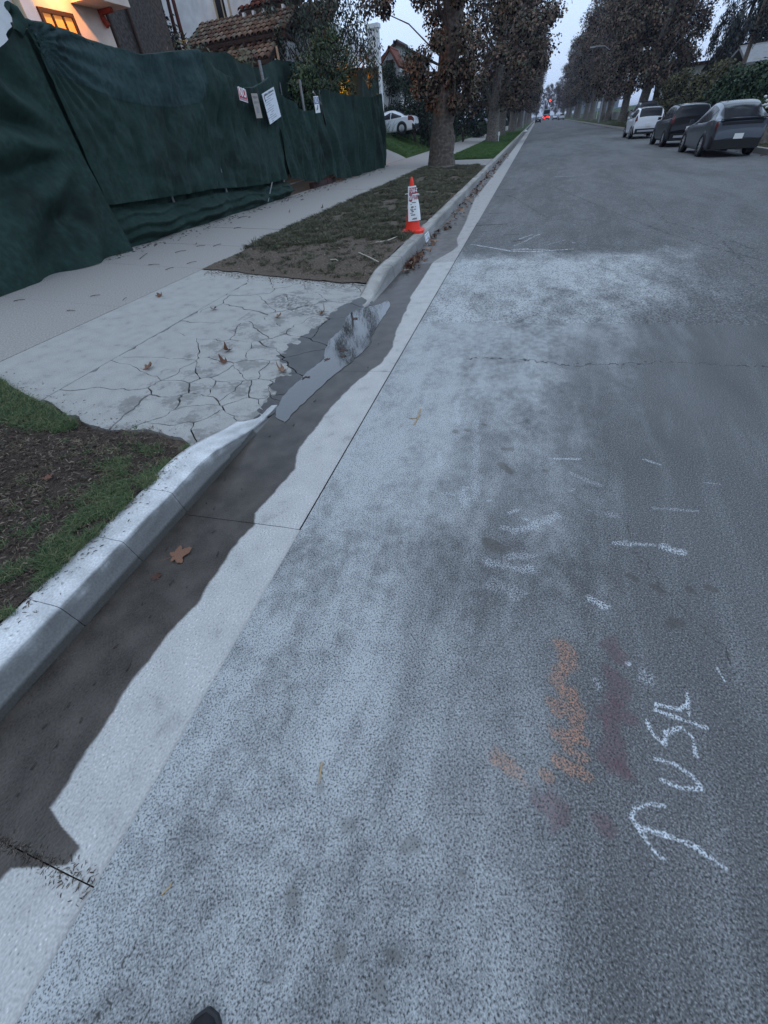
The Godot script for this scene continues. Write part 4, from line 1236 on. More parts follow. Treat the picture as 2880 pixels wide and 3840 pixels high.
func sign_board(called: String, label: String, zz: Array, yy: Array, tilt: float, m: Material, words: Array, dashes: Array, frames: Array, fm: Material = null) -> void:
	var c := Vector3(FX + 0.28, (yy[0] + yy[1]) * 0.5, (zz[0] + zz[1]) * 0.5)
	var w: float = zz[0] - zz[1]; var h: float = yy[0] - yy[1]
	var t := thing(called, label, "sign", c)
	# local x runs away from the viewer along the fence, local z faces the street
	t.basis = Basis(Vector3(0, 0, -1), Vector3(0, 1, 0), Vector3(1, 0, 0)) * Basis(Vector3(0, 0, 1), tilt)
	var s := st()
	box(s, Vector3.ZERO, Vector3(w, h, 0.006))
	put("board", done(s), m, t)
	for fr in frames:
		var e := st()
		if fm != null:
			box(e, Vector3(fr[0].x, fr[0].y, 0.004), Vector3(fr[1].x, fr[1].y, 0.004))
			put("colour_field", done(e), fm, t)
		else:
			for q in [[Vector3(0, h * 0.5 - 0.008, 0.0045), Vector3(w, 0.012, 0.003)], [Vector3(0, -h * 0.5 + 0.008, 0.0045), Vector3(w, 0.012, 0.003)], [Vector3(w * 0.5 - 0.008, 0, 0.0045), Vector3(0.012, h - 0.03, 0.003)], [Vector3(-w * 0.5 + 0.008, 0, 0.0045), Vector3(0.012, h - 0.03, 0.003)]]:
				box(e, q[0], q[1])
			put("border", done(e), M.white, t)
	for a in words:
		var tm := TextMesh.new()
		tm.text = a[0]
		tm.font = bold()
		tm.font_size = 64
		tm.pixel_size = a[1] / 46.0
		tm.depth = 0.004
		var o := put("lettering", tm, a[3], t)
		o.position = Vector3(a[2].x, a[2].y, 0.0085)
	for d in dashes:
		# lines of small print, too small to read
		var e := st()
		var n := maxi(2, int(d[1].x / 0.05))
		for k in n:
			var ww: float = d[1].x / n * rng.randf_range(0.55, 0.9)
			box(e, Vector3(d[0].x - d[1].x * 0.5 + (k + 0.5) * d[1].x / n, d[0].y + rng.randf_range(-0.003, 0.003), 0.0045), Vector3(ww, d[1].y * rng.randf_range(0.6, 1.0), 0.002))
		var g: float = d[2]
		put("small_print", done(e), mat(lin(g * 0.7 + 0.03, g * 0.7 + 0.03, g * 0.75 + 0.03), 0.8), t).set_meta("kind", "stuff")
func bold() -> Font:
	if not M.has("font"):
		var f := SystemFont.new()
		f.font_names = PackedStringArray(["Droid Sans"])
		f.font_weight = 700
		M.font = f
	return M.font

# ------------------------------------------------------------------ houses
func barrel_roof(parent: Node, a: Vector3, along: Vector3, up: Vector3, cols: int, rows: int, mats: Array, w := 0.3, l := 0.42) -> void:
	# overlapping half-round clay tiles: columns run up the slope
	var n := along.cross(up).normalized()
	if n.y < 0: n = -n
	var va := []
	for k in 3:
		var s := st()
		s.set_smooth_group(1)
		for i in 6:
			var a0 := PI * i / 6.0; var a1 := PI * (i + 1) / 6.0
			var r0 := w * 0.5; var r1 := w * 0.4
			var p := func(an: float, r: float, t: float) -> Vector3: return along * (-cos(an) * r) + n * (sin(an) * r * 0.75 + (1.0 - t) * 0.03) + up * (t * l * 1.12)
			quad(s, p.call(a0, r0, 0.0), p.call(a0, r1, 1.0), p.call(a1, r1, 1.0), p.call(a1, r0, 0.0))
			quad(s, p.call(a0, r0, 0.0), p.call(a1, r0, 0.0), p.call(a1, r0 * 0.86, 0.0), p.call(a0, r0 * 0.86, 0.0))
		va.append(done(s))
	var deck := st()
	var wv := along * w * cols; var uv := up * l * rows
	var o := a - along * w * 0.5 - n * 0.02
	quad(deck, o, o + uv, o + wv + uv, o + wv)
	quad(deck, o - n * 0.12, o + wv - n * 0.12, o + wv + uv - n * 0.12, o + uv - n * 0.12)
	quad(deck, o, o + wv, o + wv - n * 0.12, o - n * 0.12)
	put("roof_deck", done(deck), M.mortar, parent)
	for r in rows:
		for c in cols:
			var tl := put("roof_tile", va[0], mats[rng.randi() % mats.size()], parent)
			tl.position = a + along * w * c + up * l * r + n * rng.randf_range(0.0, 0.015)
			tl.rotation = Vector3(0, 0, 0)
func window_part(parent: Node, c: Vector3, w: float, h: float, turn: Basis, frame: Material, pane: Material, bars: int, depth := 0.08) -> MeshInstance3D:
	var s := st()
	var fw := 0.09
	for q in [[Vector3(0, h * 0.5, 0), Vector3(w + fw, fw, depth)], [Vector3(0, -h * 0.5, 0), Vector3(w + fw, fw, depth)], [Vector3(w * 0.5, 0, 0), Vector3(fw, h - fw, depth)], [Vector3(-w * 0.5, 0, 0), Vector3(fw, h - fw, depth)]]:
		box(s, q[0], q[1])
	for k in bars:
		box(s, Vector3(-w * 0.5 + w * (k + 1) / (bars + 1), 0, 0), Vector3(0.055, h - fw, depth * 0.7))
	var o := put("window", done(s), frame, parent)
	o.transform = Transform3D(turn, c)
	var g := st()
	box(g, Vector3(0, 0, -depth * 0.2), Vector3(w - fw + 0.01, h - fw + 0.01, 0.012))
	put("pane", done(g), pane, o)
	return o
func build_houses() -> void:
	var face := Basis(Vector3(0, 0, -1), Vector3(0, 1, 0), Vector3(1, 0, 0))
	# -- nearest house: white wing, lit recess with a window, pink stucco return
	var h := thing("stucco_house", "white and pink stucco house with a lit window above the fence", "house", Vector3(-14, 1.4, -15))
	var hp := h.position
	var s := st()
	box(s, Vector3(-13.95, 4.4, -11.3) - hp, Vector3(0.7, 6.4, 5.4))
	put("white_wing", done(s), M.stucco_white, h)
	s = st()
	box(s, Vector3(-14.25, 4.4, -15.6) - hp, Vector3(0.5, 6.4, 3.1))
	var pw := put("lit_wall", done(s), M.stucco_pink, h)
	s = st()
	box(s, Vector3(-17.0, 4.4, -14.1) - hp, Vector3(5.0, 6.4, 6.0))
	put("house_core", done(s), M.stucco_white, h)
	s = st()
	box(s, Vector3(-13.7, 6.55, -16.0) - hp, Vector3(1.9, 0.18, 3.6))
	box(s, Vector3(-12.86, 6.5, -16.0) - hp, Vector3(0.16, 0.22, 3.62))
	put("eave", done(s), M.dark_wood, h)
	for z in [-16.9]:
		s = st()
		box(s, Vector3(-13.75, 5.28, z) - hp, Vector3(0.5, 0.1, 0.12))
		box(s, Vector3(-13.92, 5.12, z) - hp, Vector3(0.14, 0.3, 0.1), Basis(Vector3(0, 0, 1), 0.5))
		put("bracket", done(s), mat(lin(0.3, 0.05, 0.03), 0.8), h)
	s = st()
	box(s, Vector3(-13.6, 5.42, -16.6) - hp, Vector3(0.9, 0.16, 1.6))
	put("balcony_slab", done(s), M.stucco_pink, h)
	var warm := mat(lin(0.8, 0.42, 0.12), 0.5)
	warm.emission_enabled = true
	warm.emission = Color(1.0, 0.55, 0.18)
	warm.emission_energy_multiplier = 0.34
	window_part(h, Vector3(-13.98, 4.55, -15.05) - hp, 1.15, 1.05, face, M.dark_wood, warm, 2)
	s = st()
	box(s, Vector3(-18.2, 4.6, -20.0) - hp, Vector3(5.0, 6.8, 5.6))
	put("rear_wing", done(s), tri_mat(lin(0.13, 0.11, 0.1), M.grain, 0.5, 0.9), h)
	for i in 3:
		s = st()
		tube(s, [Vector3(-15.6, 1.4, -18.0 - i * 1.2) - hp, Vector3(-15.6, 7.6, -18.0 - i * 1.2) - hp], [0.06, 0.06], 8)
		put("veranda_post", done(s), M.dark_wood, h)
	s = st()
	box(s, Vector3(-15.6, 4.7, -19.2) - hp, Vector3(0.06, 0.08, 3.4))
	box(s, Vector3(-15.6, 4.0, -19.2) - hp, Vector3(0.06, 0.08, 3.4))
	for i in 16: box(s, Vector3(-15.6, 4.35, -17.6 - i * 0.21) - hp, Vector3(0.03, 0.64, 0.03))
	put("railing", done(s), M.dark_wood, h)
	# downpipe at the left edge
	s = st()
	tube(s, [Vector3(-13.5, 1.4, -13.35) - hp, Vector3(-13.5, 7.4, -13.35) - hp], [0.09, 0.09], 10)
	put("downpipe", done(s), M.stucco_tan, h)
	lamp("porch_lantern", "porch lantern glowing under the eave of the stucco house", Vector3(-13.3, 6.05, -15.2), 0.11, Color(1.0, 0.66, 0.36), 6.0)
	# -- Spanish house
	var sp := thing("tiled_house", "white Spanish house with stepped clay tile roofs behind the fence", "house", Vector3(-15, 1.45, -28))
	var o := sp.position
	s = st()
	box(s, Vector3(-18.7, 4.6, -31.2) - o, Vector3(6.6, 6.8, 5.0))
	box(s, Vector3(-15.35, 5.5, -30.5) - o, Vector3(1.4, 5.6, 3.7))
	put("wall", done(s), M.stucco_white, sp)
	s = st()
	box(s, Vector3(-15.0, 3.3, -28.2) - o, Vector3(5.2, 4.2, 2.2))
	box(s, Vector3(-12.4, 3.4, -31.6) - o, Vector3(3.2, 5.2, 4.6))
	put("wall", done(s), M.stucco_white, sp)
	var up := Vector3(0, 0.42, -0.9).normalized()
	var roof1 := Node3D.new(); roof1.name = "roof"; sp.add_child(roof1, true)
	barrel_roof(roof1, Vector3(-17.6, 5.62, -26.6) - o, Vector3(1, 0, 0), up, 19, 6, M.tiles)
	var roof2 := Node3D.new(); roof2.name = "roof"; sp.add_child(roof2, true)
	barrel_roof(roof2, Vector3(-16.9, 4.72, -25.4) - o, Vector3(1, 0, 0), up, 15, 5, M.tiles)
	var roof3 := Node3D.new(); roof3.name = "roof"; sp.add_child(roof3, true)
	barrel_roof(roof3, Vector3(-15.1, 6.72, -28.4) - o, Vector3(1, 0, 0), up, 12, 5, M.red_tiles)
	var roof4 := Node3D.new(); roof4.name = "roof"; sp.add_child(roof4, true)
	barrel_roof(roof4, Vector3(-13.9, 5.9, -29.0) - o, Vector3(1, 0, 0), up, 11, 6, M.tiles)
	for i in 11:
		s = st()
		box(s, Vector3(-17.5 + i * 0.55, 5.42, -26.75) - o, Vector3(0.12, 0.14, 0.9))
		put("rafter", done(s), M.dark_wood, sp)
	for i in 5:
		s = st()
		box(s, Vector3(-14.9 + i * 0.55, 6.58, -28.62) - o, Vector3(0.11, 0.13, 0.8))
		put("rafter", done(s), M.white, sp)
	s = st()
	box(s, Vector3(-14.7, 4.55, -25.6) - o, Vector3(4.4, 0.16, 0.2))
	put("eave_beam", done(s), M.dark_wood, sp)
	window_part(sp, Vector3(-16.2, 7.02, -28.66) - o, 0.8, 1.0, Basis.IDENTITY, M.stucco_tan, M.glass, 1)
	window_part(sp, Vector3(-13.5, 6.45, -28.62) - o, 1.2, 0.7, Basis.IDENTITY, M.red_bark, M.glass, 0)
	s = st()
	box(s, Vector3(-11.65, 4.2, -40) - o, Vector3(0.8, 5.5, 0.5))
	box(s, Vector3(-11.65, 6.98, -40) - o, Vector3(0.95, 0.2, 0.65))
	put("chimney", done(s), M.stucco_white, sp)
	# -- small gable with red tiles and the white gabled house further on
	var g := thing("gabled_house", "white house with a dark-edged gable beyond the red tiled dormer", "house", Vector3(-9.5, 1.4, -62))
	o = g.position
	var a := zp(1470, 222, -62.0); var b := zp(1487, 168, -62.0); var c := zp(1590, 225, -62.0)
	s = st()
	for q in [[Vector3(a.x - 1.5, 0, 0), 0]]:
		pass
	var apex := Vector3(b.x, b.y, -62)
	var el := Vector3(b.x - 3.0, b.y - 1.7, -62); var er := Vector3(c.x + 0.6, c.y - 0.2, -62)
	for q in [apex, el, er]: s.add_vertex(q - o)
	quad(s, el - o, Vector3(el.x, 1, -62) - o, Vector3(er.x, 1, -62) - o, er - o)
	put("gable_wall", done(s), M.stucco_white, g)
	s = st()
	for e in [el, er]:
		var d: Vector3 = (e - apex)
		var m: Vector3 = (apex + e) * 0.5
		box(s, m - o + Vector3(0, 0.12, -2.0), Vector3(d.length() + 0.5, 0.22, 5.0), Basis(Vector3(0, 0, 1), atan2(d.y, d.x)))
	put("roof", done(s), M.dark_wood, g)
	var dm := thing("dormer_house", "small white dormer with red clay tiles beside the chimney", "house", Vector3(-10.3, 1.4, -44))
	o = dm.position
	a = zp(1436, 240, -44.0); b = zp(1462, 185, -44.0); c = zp(1498, 250, -44.0)
	s = st()
	for q in [b, a - Vector3(0.4, 0.3, 0), c]: s.add_vertex(q - o)
	quad(s, a - Vector3(0.4, 0.3, 0) - o, Vector3(a.x - 0.4, 1.4, -44) - o, Vector3(c.x, 1.4, -44) - o, c - o)
	put("gable_wall", done(s), M.stucco_white, dm)
	for e in [a - Vector3(0.4, 0.3, 0), c]:
		s = st()
		var d: Vector3 = e - b
		box(s, (b + e) * 0.5 - o + Vector3(0, 0.06, -1.0), Vector3(d.length() + 0.2, 0.14, 2.6), Basis(Vector3(0, 0, 1), atan2(d.y, d.x)))
		put("roof_slope", done(s), M.red_tiles[1], dm)
	window_part(dm, Vector3(b.x - 0.05, a.y - 0.2, -43.95) - o, 0.5, 0.6, Basis.IDENTITY, M.dark_wood, M.glass, 0)
func lamp(called: String, label: String, at: Vector3, r: float, c: Color, e: float) -> void:
	var t := thing(called, label, "lamp", at)
	var m := mat(c, 0.5)
	m.emission_enabled = true
	m.emission = c
	m.emission_energy_multiplier = 1.5
	var sp := SphereMesh.new()
	sp.radius = r * 0.6; sp.height = r * 1.3
	put("bulb", sp, m, t)
	var s := st()
	tube(s, [Vector3(0, r * 0.75, 0), Vector3(0, r * 1.1, 0), Vector3(0, r * 1.5, 0)], [r * 1.1, r * 0.7, r * 0.1], 8)
	put("cap", done(s), M.trim, t)
	var l := OmniLight3D.new()
	l.light_color = c
	l.light_energy = e
	l.light_size = r * 0.5
	l.omni_range = 30.0
	l.omni_attenuation = 2.0
	l.shadow_enabled = true
	t.add_child(l)
	l.name = "glow"

# ------------------------------------------------------------------ trees and shrubs
func crown_clumps(sd: int, h0: float, h1: float, rad: float, n: int, leaves: int, cs: float) -> Array:
	var r := RandomNumberGenerator.new()
	r.seed = sd
	var out := []
	for i in n:
		var t := (i + r.randf()) / n
		var y := lerpf(h0, h1, t)
		var w := rad * (0.35 + 0.75 * sin(PI * clampf(t * 0.85 + 0.12, 0, 1)))
		var an := r.randf() * TAU
		var d := sqrt(r.randf()) * w
		out.append([Vector3(cos(an) * d, y, sin(an) * d), Vector3(1, 0.8, 1) * cs * r.randf_range(0.6, 1.2), leaves / n])
	return out
func tree_thing(called: String, label: String, at: Vector3, turn: float, trunk: Mesh, tm: Material, crown: Mesh, group := "") -> Node3D:
	var t := thing(called, label, "tree", at, turn, group)
	put("trunk", trunk, tm, t)
	put("crown", crown, M.leaf, t)
	return t
func build_trees() -> void:
	var brown := [Color(0.15, 0.10, 0.072), Color(0.115, 0.085, 0.062), Color(0.18, 0.115, 0.08), Color(0.10, 0.095, 0.06), Color(0.22, 0.135, 0.09), Color(0.085, 0.09, 0.055)]
	# big knobbly street tree at the end of the verge
	var limbs := []
	var cl := []
	var r := RandomNumberGenerator.new()
	r.seed = 77
	for i in 44:
		var y := r.randf_range(2.3, 11.0)
		var an := r.randf() * TAU
		var d := r.randf_range(0.45, 1.5) * (1.0 if y < 5.0 else 1.9)
		var c := Vector3(cos(an) * d, y, sin(an) * d)
		cl.append([c, Vector3(0.62, 0.55, 0.62) * r.randf_range(0.6, 1.15), 560])
		if i % 2 == 0: limbs.append([clampi(int(y / 11.0 * 16.0) - 1, 2, 13), c, 0.05])
	# sprays of leaves that stand out beside the trunk
	for q in [[1380, 20], [1560, 250], [1590, 210], [1620, 300], [1640, 130], [1620, 60], [1580, 280], [1690, 330], [1610, 330], [1650, 40], [1640, 380], [1540, 240], [1700, 260]]:
		var p := zp(q[0], q[1], -28.1) - Vector3(-4.7, 0.22, -28.1)
		cl.append([p, Vector3(0.5, 0.45, 0.5), 260])
		limbs.append([clampi(int(p.y / 11.0 * 14.0) - 1, 2, 13), p, 0.035])
	tree_thing("street_tree", "thick knobbly street tree with brown leaves at the end of the bare verge", Vector3(-4.7, 0.22, -28.1), 0.0, make_trunk(11.0, 0.62, Vector3(0.5, 0, 0), 4, limbs, 0.16), M.grey_bark, foliage(cl, 0.14, brown, 31, 0.5))
	# rows on both sides
	var trunks := []; var crowns := []
	for k in 4:
		var li := []
		var cc := crown_clumps(50 + k, 2.8, 13.5 + k, 3.6, 60, 14500, 1.15 + 0.08 * k)
		for i in range(0, 60, 3): li.append([clampi(int(cc[i][0].y / 13.0 * 14.0) - 2, 3, 13), cc[i][0], 0.1])
		trunks.append(make_trunk(13.0, 0.46, Vector3(r.randf_range(-0.8, 0.8), 0, 0), 10 + k, li, 0.06))
		crowns.append(foliage(cc, 0.25, brown, 60 + k, 0.4))
	var zs := [-56.0, -76.0, -94.0, -111.0, -130.0, -150.0, -172.0, -196.0, -222.0, -250.0, -285.0]
	for i in zs.size():
		var sc := 1.18 if i < 2 else 1.0
		var t := tree_thing("street_tree", "brown-leaved street tree in the row beside the narrow verge lawn", Vector3(-4.25 - (0.3 if i % 2 else 0.0), 0.2, zs[i]), i * 1.3, trunks[i % 4], M.bark, crowns[i % 4], "row of street trees on the verge lawn")
		t.scale = Vector3(sc, 1.0, sc) * (1.0 if zs[i] > -140.0 else 1.25)
	zs = [-72.0, -91.0, -106.0, -119.0, -140.0, -161.0, -184.0, -208.0, -235.0, -265.0, -300.0]
	for i in zs.size():
		tree_thing("street_tree", "brown-leaved street tree in the row behind the parked cars", Vector3(11.7 + (0.5 if i % 2 else 0.0), 0.0, zs[i]), i * 2.1 + 1.0, trunks[(i + 1) % 4], M.bark, crowns[(i + 2) % 4], "row of street trees behind the parked cars").scale = Vector3.ONE * (1.15 if zs[i] > -130.0 else 1.35)
	for i in 12:
		tree_thing("street_tree", "dim brown tree closing off the far end of the street", Vector3(-32.0 + i * 6.0, -0.3, -385.0 - (i % 3) * 9.0), i * 1.7, trunks[i % 4], M.bark, crowns[i % 4], "trees closing the far end of the street")
	# right edge trunk
	var rl := []
	var rc := []
	for i in 14:
		var y := r.randf_range(5.0, 10.0)
		var c := Vector3(r.randf_range(-2.0, 2.6), y, r.randf_range(-2.5, 2.5))
		rc.append([c, Vector3(0.8, 0.6, 0.8), 260])
		if i % 2 == 0: rl.append([10, c, 0.07])
	tree_thing("street_tree", "pale barked street tree close behind the grey crossover", Vector3(10.55, -0.05, -28.6), 0.4, make_trunk(10.0, 0.42, Vector3(0.2, 0, 0.3), 23, rl, 0.1), M.bark, foliage(rc, 0.22, brown, 92, 0.4))
	# dark leaning tree over the hedge
	rl = []; rc = []
	for i in 60:
		var y := r.randf_range(4.0, 14.0)
		var c := Vector3(r.randf_range(-5.5, 2.2) - (y - 5.0) * 0.1, y, r.randf_range(-3.0, 3.0))
		rc.append([c, Vector3(1.3, 1.0, 1.3) * r.randf_range(0.7, 1.2), 330])
		if i % 3 == 0: rl.append([clampi(int(y) - 1, 5, 13), c, 0.1])
	tree_thing("leaning_tree", "dark trunked tree leaning out over the olive hedge", Vector3(14.2, 0.1, -77.0), 0.0, make_trunk(13.0, 0.38, Vector3(-2.6, 0, 0), 29, rl), M.dark_bark, foliage(rc, 0.26, brown, 94, 0.4))
	# drooping grey tree
	rl = []; rc = []
	for i in 60:
		var an := r.randf() * TAU
		var d := sqrt(r.randf()) * 3.2
		rc.append([Vector3(cos(an) * d, r.randf_range(2.5, 11.5) - d * 0.4, sin(an) * d), Vector3(0.45, 1.3, 0.45), 260])
		if i % 6 == 0: rl.append([12, rc[-1][0] + Vector3(0, 1, 0), 0.06])
	tree_thing("weeping_tree", "tall grey-green weeping tree behind the olive hedge", Vector3(18.6, 0.3, -70.0), 0.0, make_trunk(10.0, 0.3, Vector3(0.4, 0, 0), 37, rl), M.dark_bark, foliage(rc, 0.3, [Color(0.05, 0.055, 0.05), Color(0.07, 0.075, 0.065), Color(0.035, 0.042, 0.035)], 96, 1.6, 0.16))
	# round dark tree
	rl = []; rc = []
	for i in 40:
		var d := Vector3(r.randfn(), r.randfn() * 0.9, r.randfn()).normalized() * r.randf_range(1.2, 3.3)
		rc.append([Vector3(0, 6.6, 0) + d, Vector3(1.1, 0.9, 1.1), 260])
		if i % 5 == 0: rl.append([10, rc[-1][0], 0.09])
	tree_thing("round_tree", "dense round dark green tree behind the tan house", Vector3(24.0, 0.5, -76.0), 0.0, make_trunk(7.0, 0.3, Vector3(0.2, 0, 0), 41, rl), M.dark_bark, foliage(rc, 0.26, [Color(0.03, 0.06, 0.032), Color(0.04, 0.075, 0.04), Color(0.025, 0.05, 0.03)], 98, 0.2))
	# olive-like tree over the fence on the left
	rl = []; rc = []
	for q in [[1010, 30], [1060, 90], [1100, 20], [1150, 60], [1130, 140], [1200, 40], [1230, 110], [1280, 30], [1310, 90], [1180, 170], [1260, 190], [1330, 150], [1060, 160], [1020, 110], [1100, 200], [1340, 60], [1375, 180], [1380, 240], [1400, 215], [1240, 10], [1160, 0], [1040, 210]]:
		var zz := -27.5 + r.randf_range(-1.5, 1.5)
		var p := zp(q[0], q[1], zz) - Vector3(-11.2, 1.0, -27.5)
		rc.append([p, Vector3(0.5, 0.85, 0.5) * r.randf_range(0.8, 1.2), 240])
		rl.append([clampi(int(p.y / 7.0 * 13.0) - 4, 3, 13), p + Vector3(0, 0.3, 0), 0.05])
	for i in 30:
		var p := Vector3(r.randf_range(-1.8, 1.9), r.randf_range(6.0, 9.5), r.randf_range(-1.6, 1.6))
		rc.append([p, Vector3(0.5, 0.8, 0.5), 130])
	tree_thing("olive_tree", "loose grey-green tree with drooping sprays in front of the tiled house", Vector3(-11.2, 1.0, -27.5), 0.0, make_trunk(7.0, 0.16, Vector3(0.3, 0, 0), 43, rl), M.dark_bark, foliage(rc, 0.15, [Color(0.05, 0.07, 0.045), Color(0.07, 0.085, 0.06), Color(0.035, 0.05, 0.035)], 100, 1.1, 0.2))
	# bush hanging over the fence
	rc = []
	for q in [[1120, 330], [1180, 300], [1150, 250], [1220, 250], [1280, 280], [1310, 240], [1240, 180], [1190, 200], [1290, 200], [1130, 290], [1210, 340], [1260, 330], [1300, 330], [1170, 350], [1250, 130], [1230, 370], [1140, 370], [1200, 150]]:
		var p := xp(q[0], q[1], -8.75) - Vector3(-8.8, 0.9, -22.0)
		rc.append([p, Vector3(0.45, 0.42, 0.62), 330])
	tree_thing("fence_bush", "leafy dark green bush spilling over the sagging screen", Vector3(-8.8, 0.9, -22.0), 0.0, make_trunk(3.0, 0.07, Vector3(0, 0, 0.2), 47, [[9, rc[1][0], 0.03], [9, rc[4][0], 0.03], [11, rc[6][0], 0.03], [10, rc[9][0], 0.03]]), M.dark_bark, foliage(rc, 0.13, [Color(0.035, 0.06, 0.025), Color(0.05, 0.08, 0.03), Color(0.025, 0.045, 0.02), Color(0.08, 0.1, 0.045)], 102, 0.7, 0.2))
	var lp := xp(1308, 330, -9.15)
	lamp("garden_lamp", "warm garden lamp glowing behind the bush on the fence", lp, 0.09, Color(1.0, 0.6, 0.16), 4.0)
	# dark cypress and thin red trunks between the two houses
	rc = []
	for i in 26:
		var y := r.randf_range(1.0, 9.0)
		rc.append([Vector3(r.randf_range(-0.5, 0.5), y, r.randf_range(-0.5, 0.5)) * Vector3(1, 1, 1), Vector3(0.75, 0.8, 0.75), 260])
	tree_thing("cypress_tree", "dark cypress standing between the pink wall and the tiled house", Vector3(-16.4, 1.4, -23.6), 0.0, make_trunk(8.0, 0.14, Vector3.ZERO, 53, []), M.dark_bark, foliage(rc, 0.16, [Color(0.022, 0.022, 0.02), Color(0.035, 0.03, 0.026), Color(0.05, 0.035, 0.028)], 104, 0.2, 0.25))
	for q in [[672, 175], [690, 170]]:
		var p := zp(q[0], q[1], -24.0)
		var t := tree_thing("slim_tree", "slim red-brown trunk in front of the tiled house", Vector3(p.x, 1.4, -24.0), q[0], make_trunk(8.5, 0.12, Vector3(0.1, 0, 0), 59, []), M.red_bark, foliage([[Vector3(0, 7.9, 0), Vector3(1.0, 0.7, 1.0), 500], [Vector3(0.3, 8.6, 0), Vector3(1.0, 0.7, 1.0), 400]], 0.14, [Color(0.03, 0.035, 0.025), Color(0.05, 0.04, 0.03)], 106, 0.6), "slim red trunks before the tiled house")
	# palms and shrubs at the foot of the pink house and beyond the fence
	shrub("grey_shrub", "feathery grey-green shrub behind the fence by the pink wall", Vector3(-11.6, 1.2, -17.6), [[Vector3(0, 2.6, 0), Vector3(0.9, 0.9, 0.9), 900], [Vector3(0.5, 2.3, -0.8), Vector3(0.8, 0.7, 0.8), 700], [Vector3(0, 1.2, 0), Vector3(0.8, 1.0, 0.8), 300]], 0.2, [Color(0.07, 0.1, 0.07), Color(0.1, 0.13, 0.1), Color(0.05, 0.07, 0.05)], 110, 0.12)
	shrub("grey_shrub", "thin tufted shrub poking over the screen below the tile roof", Vector3(-11.4, 1.2, -20.6), [[Vector3(0, 2.9, 0), Vector3(0.6, 0.5, 0.6), 350], [Vector3(0.3, 1.8, 0), Vector3(0.6, 1.0, 0.6), 300]], 0.2, [Color(0.08, 0.09, 0.05), Color(0.1, 0.12, 0.07)], 111, 0.1)
	var dk := [Color(0.025, 0.04, 0.022), Color(0.035, 0.055, 0.028), Color(0.02, 0.03, 0.02)]
	var k := 0
	for q in [[-11.4, -34.5, 2.6], [-13.2, -47.0, 4.2], [-10.8, -49.0, 3.6], [-8.9, -52.0, 2.8], [-7.6, -58.0, 3.0], [-9.6, -62.0, 4.6], [-7.5, -70.0, 3.6], [-8.2, -84.0, 4.4], [-7.8, -98.0, 4.2], [-14.5, -52.0, 5.0], [-7.9, -112.0, 5.0], [-8.0, -130.0, 5.0], [-8.0, -150.0, 6.0]]:
		var c := []
		for i in 9: c.append([Vector3(r.randf_range(-1.1, 1.1), r.randf_range(0.2, q[2]), r.randf_range(-1.3, 1.3)), Vector3(0.8, 0.7, 0.8), 260])
		shrub("garden_shrub", "dark evergreen shrub in the front gardens beyond the fence", Vector3(q[0], left_y(q[0]), q[1]), c, 0.2 if q[1] > -60.0 else 0.3, dk, 120 + k, 0.28, "dark shrubs in the front gardens")
		k += 1
	for q in [[-13.6, 4.9], [-12.2, 4.8], [-10.8, 4.6], [-9.6, 4.4], [-8.4, 3.6]]:
		var c := []
		for i in 10: c.append([Vector3(r.randf_range(-0.8, 0.8), r.randf_range(0.3, q[1]), r.randf_range(-0.7, 0.7)), Vector3(0.65, 0.6, 0.65), 300])
		shrub("palm_shrub", "tall dark feathery shrub screening the dormer house behind the white car", Vector3(q[0], left_y(q[0]), -43.6 - (q[0] + 11.0) * 0.1), c, 0.24, dk, 160 + k, 0.12, "feathery shrubs behind the white car")
		k += 1
	# grassy clump before the white coupe
	var gc := thing("grass_clump", "tall strappy green clump in front of the white car", "plant", Vector3(-11.9, left_y(-11.9), -39.4))
	put("leaves", tuft_mesh(88, 260, 1.05, 0.55, 0.02, 0.55), mat(lin(0.05, 0.085, 0.03), 0.6), gc)
	put("stems", tuft_mesh(89, 60, 1.3, 0.35, 0.012, 0.4), mat(lin(0.08, 0.1, 0.045), 0.6), gc)
func shrub(called: String, label: String, at: Vector3, clumps: Array, size: float, cols: Array, sd: int, slim: float, group := "") -> void:
	var t := thing(called, label, "shrub", at, 0.0, group)
	var s := st()
	for i in mini(clumps.size(), 5): tube(s, [Vector3(0, -0.1, 0), (clumps[i][0] as Vector3) * 0.5 + Vector3(0.05, 0.1, 0), clumps[i][0]], [0.06, 0.04, 0.02], 6)
	put("stems", done(s), M.dark_bark, t)
	put("foliage", foliage(clumps, size, cols, sd, 0.4, slim), M.leaf, t)

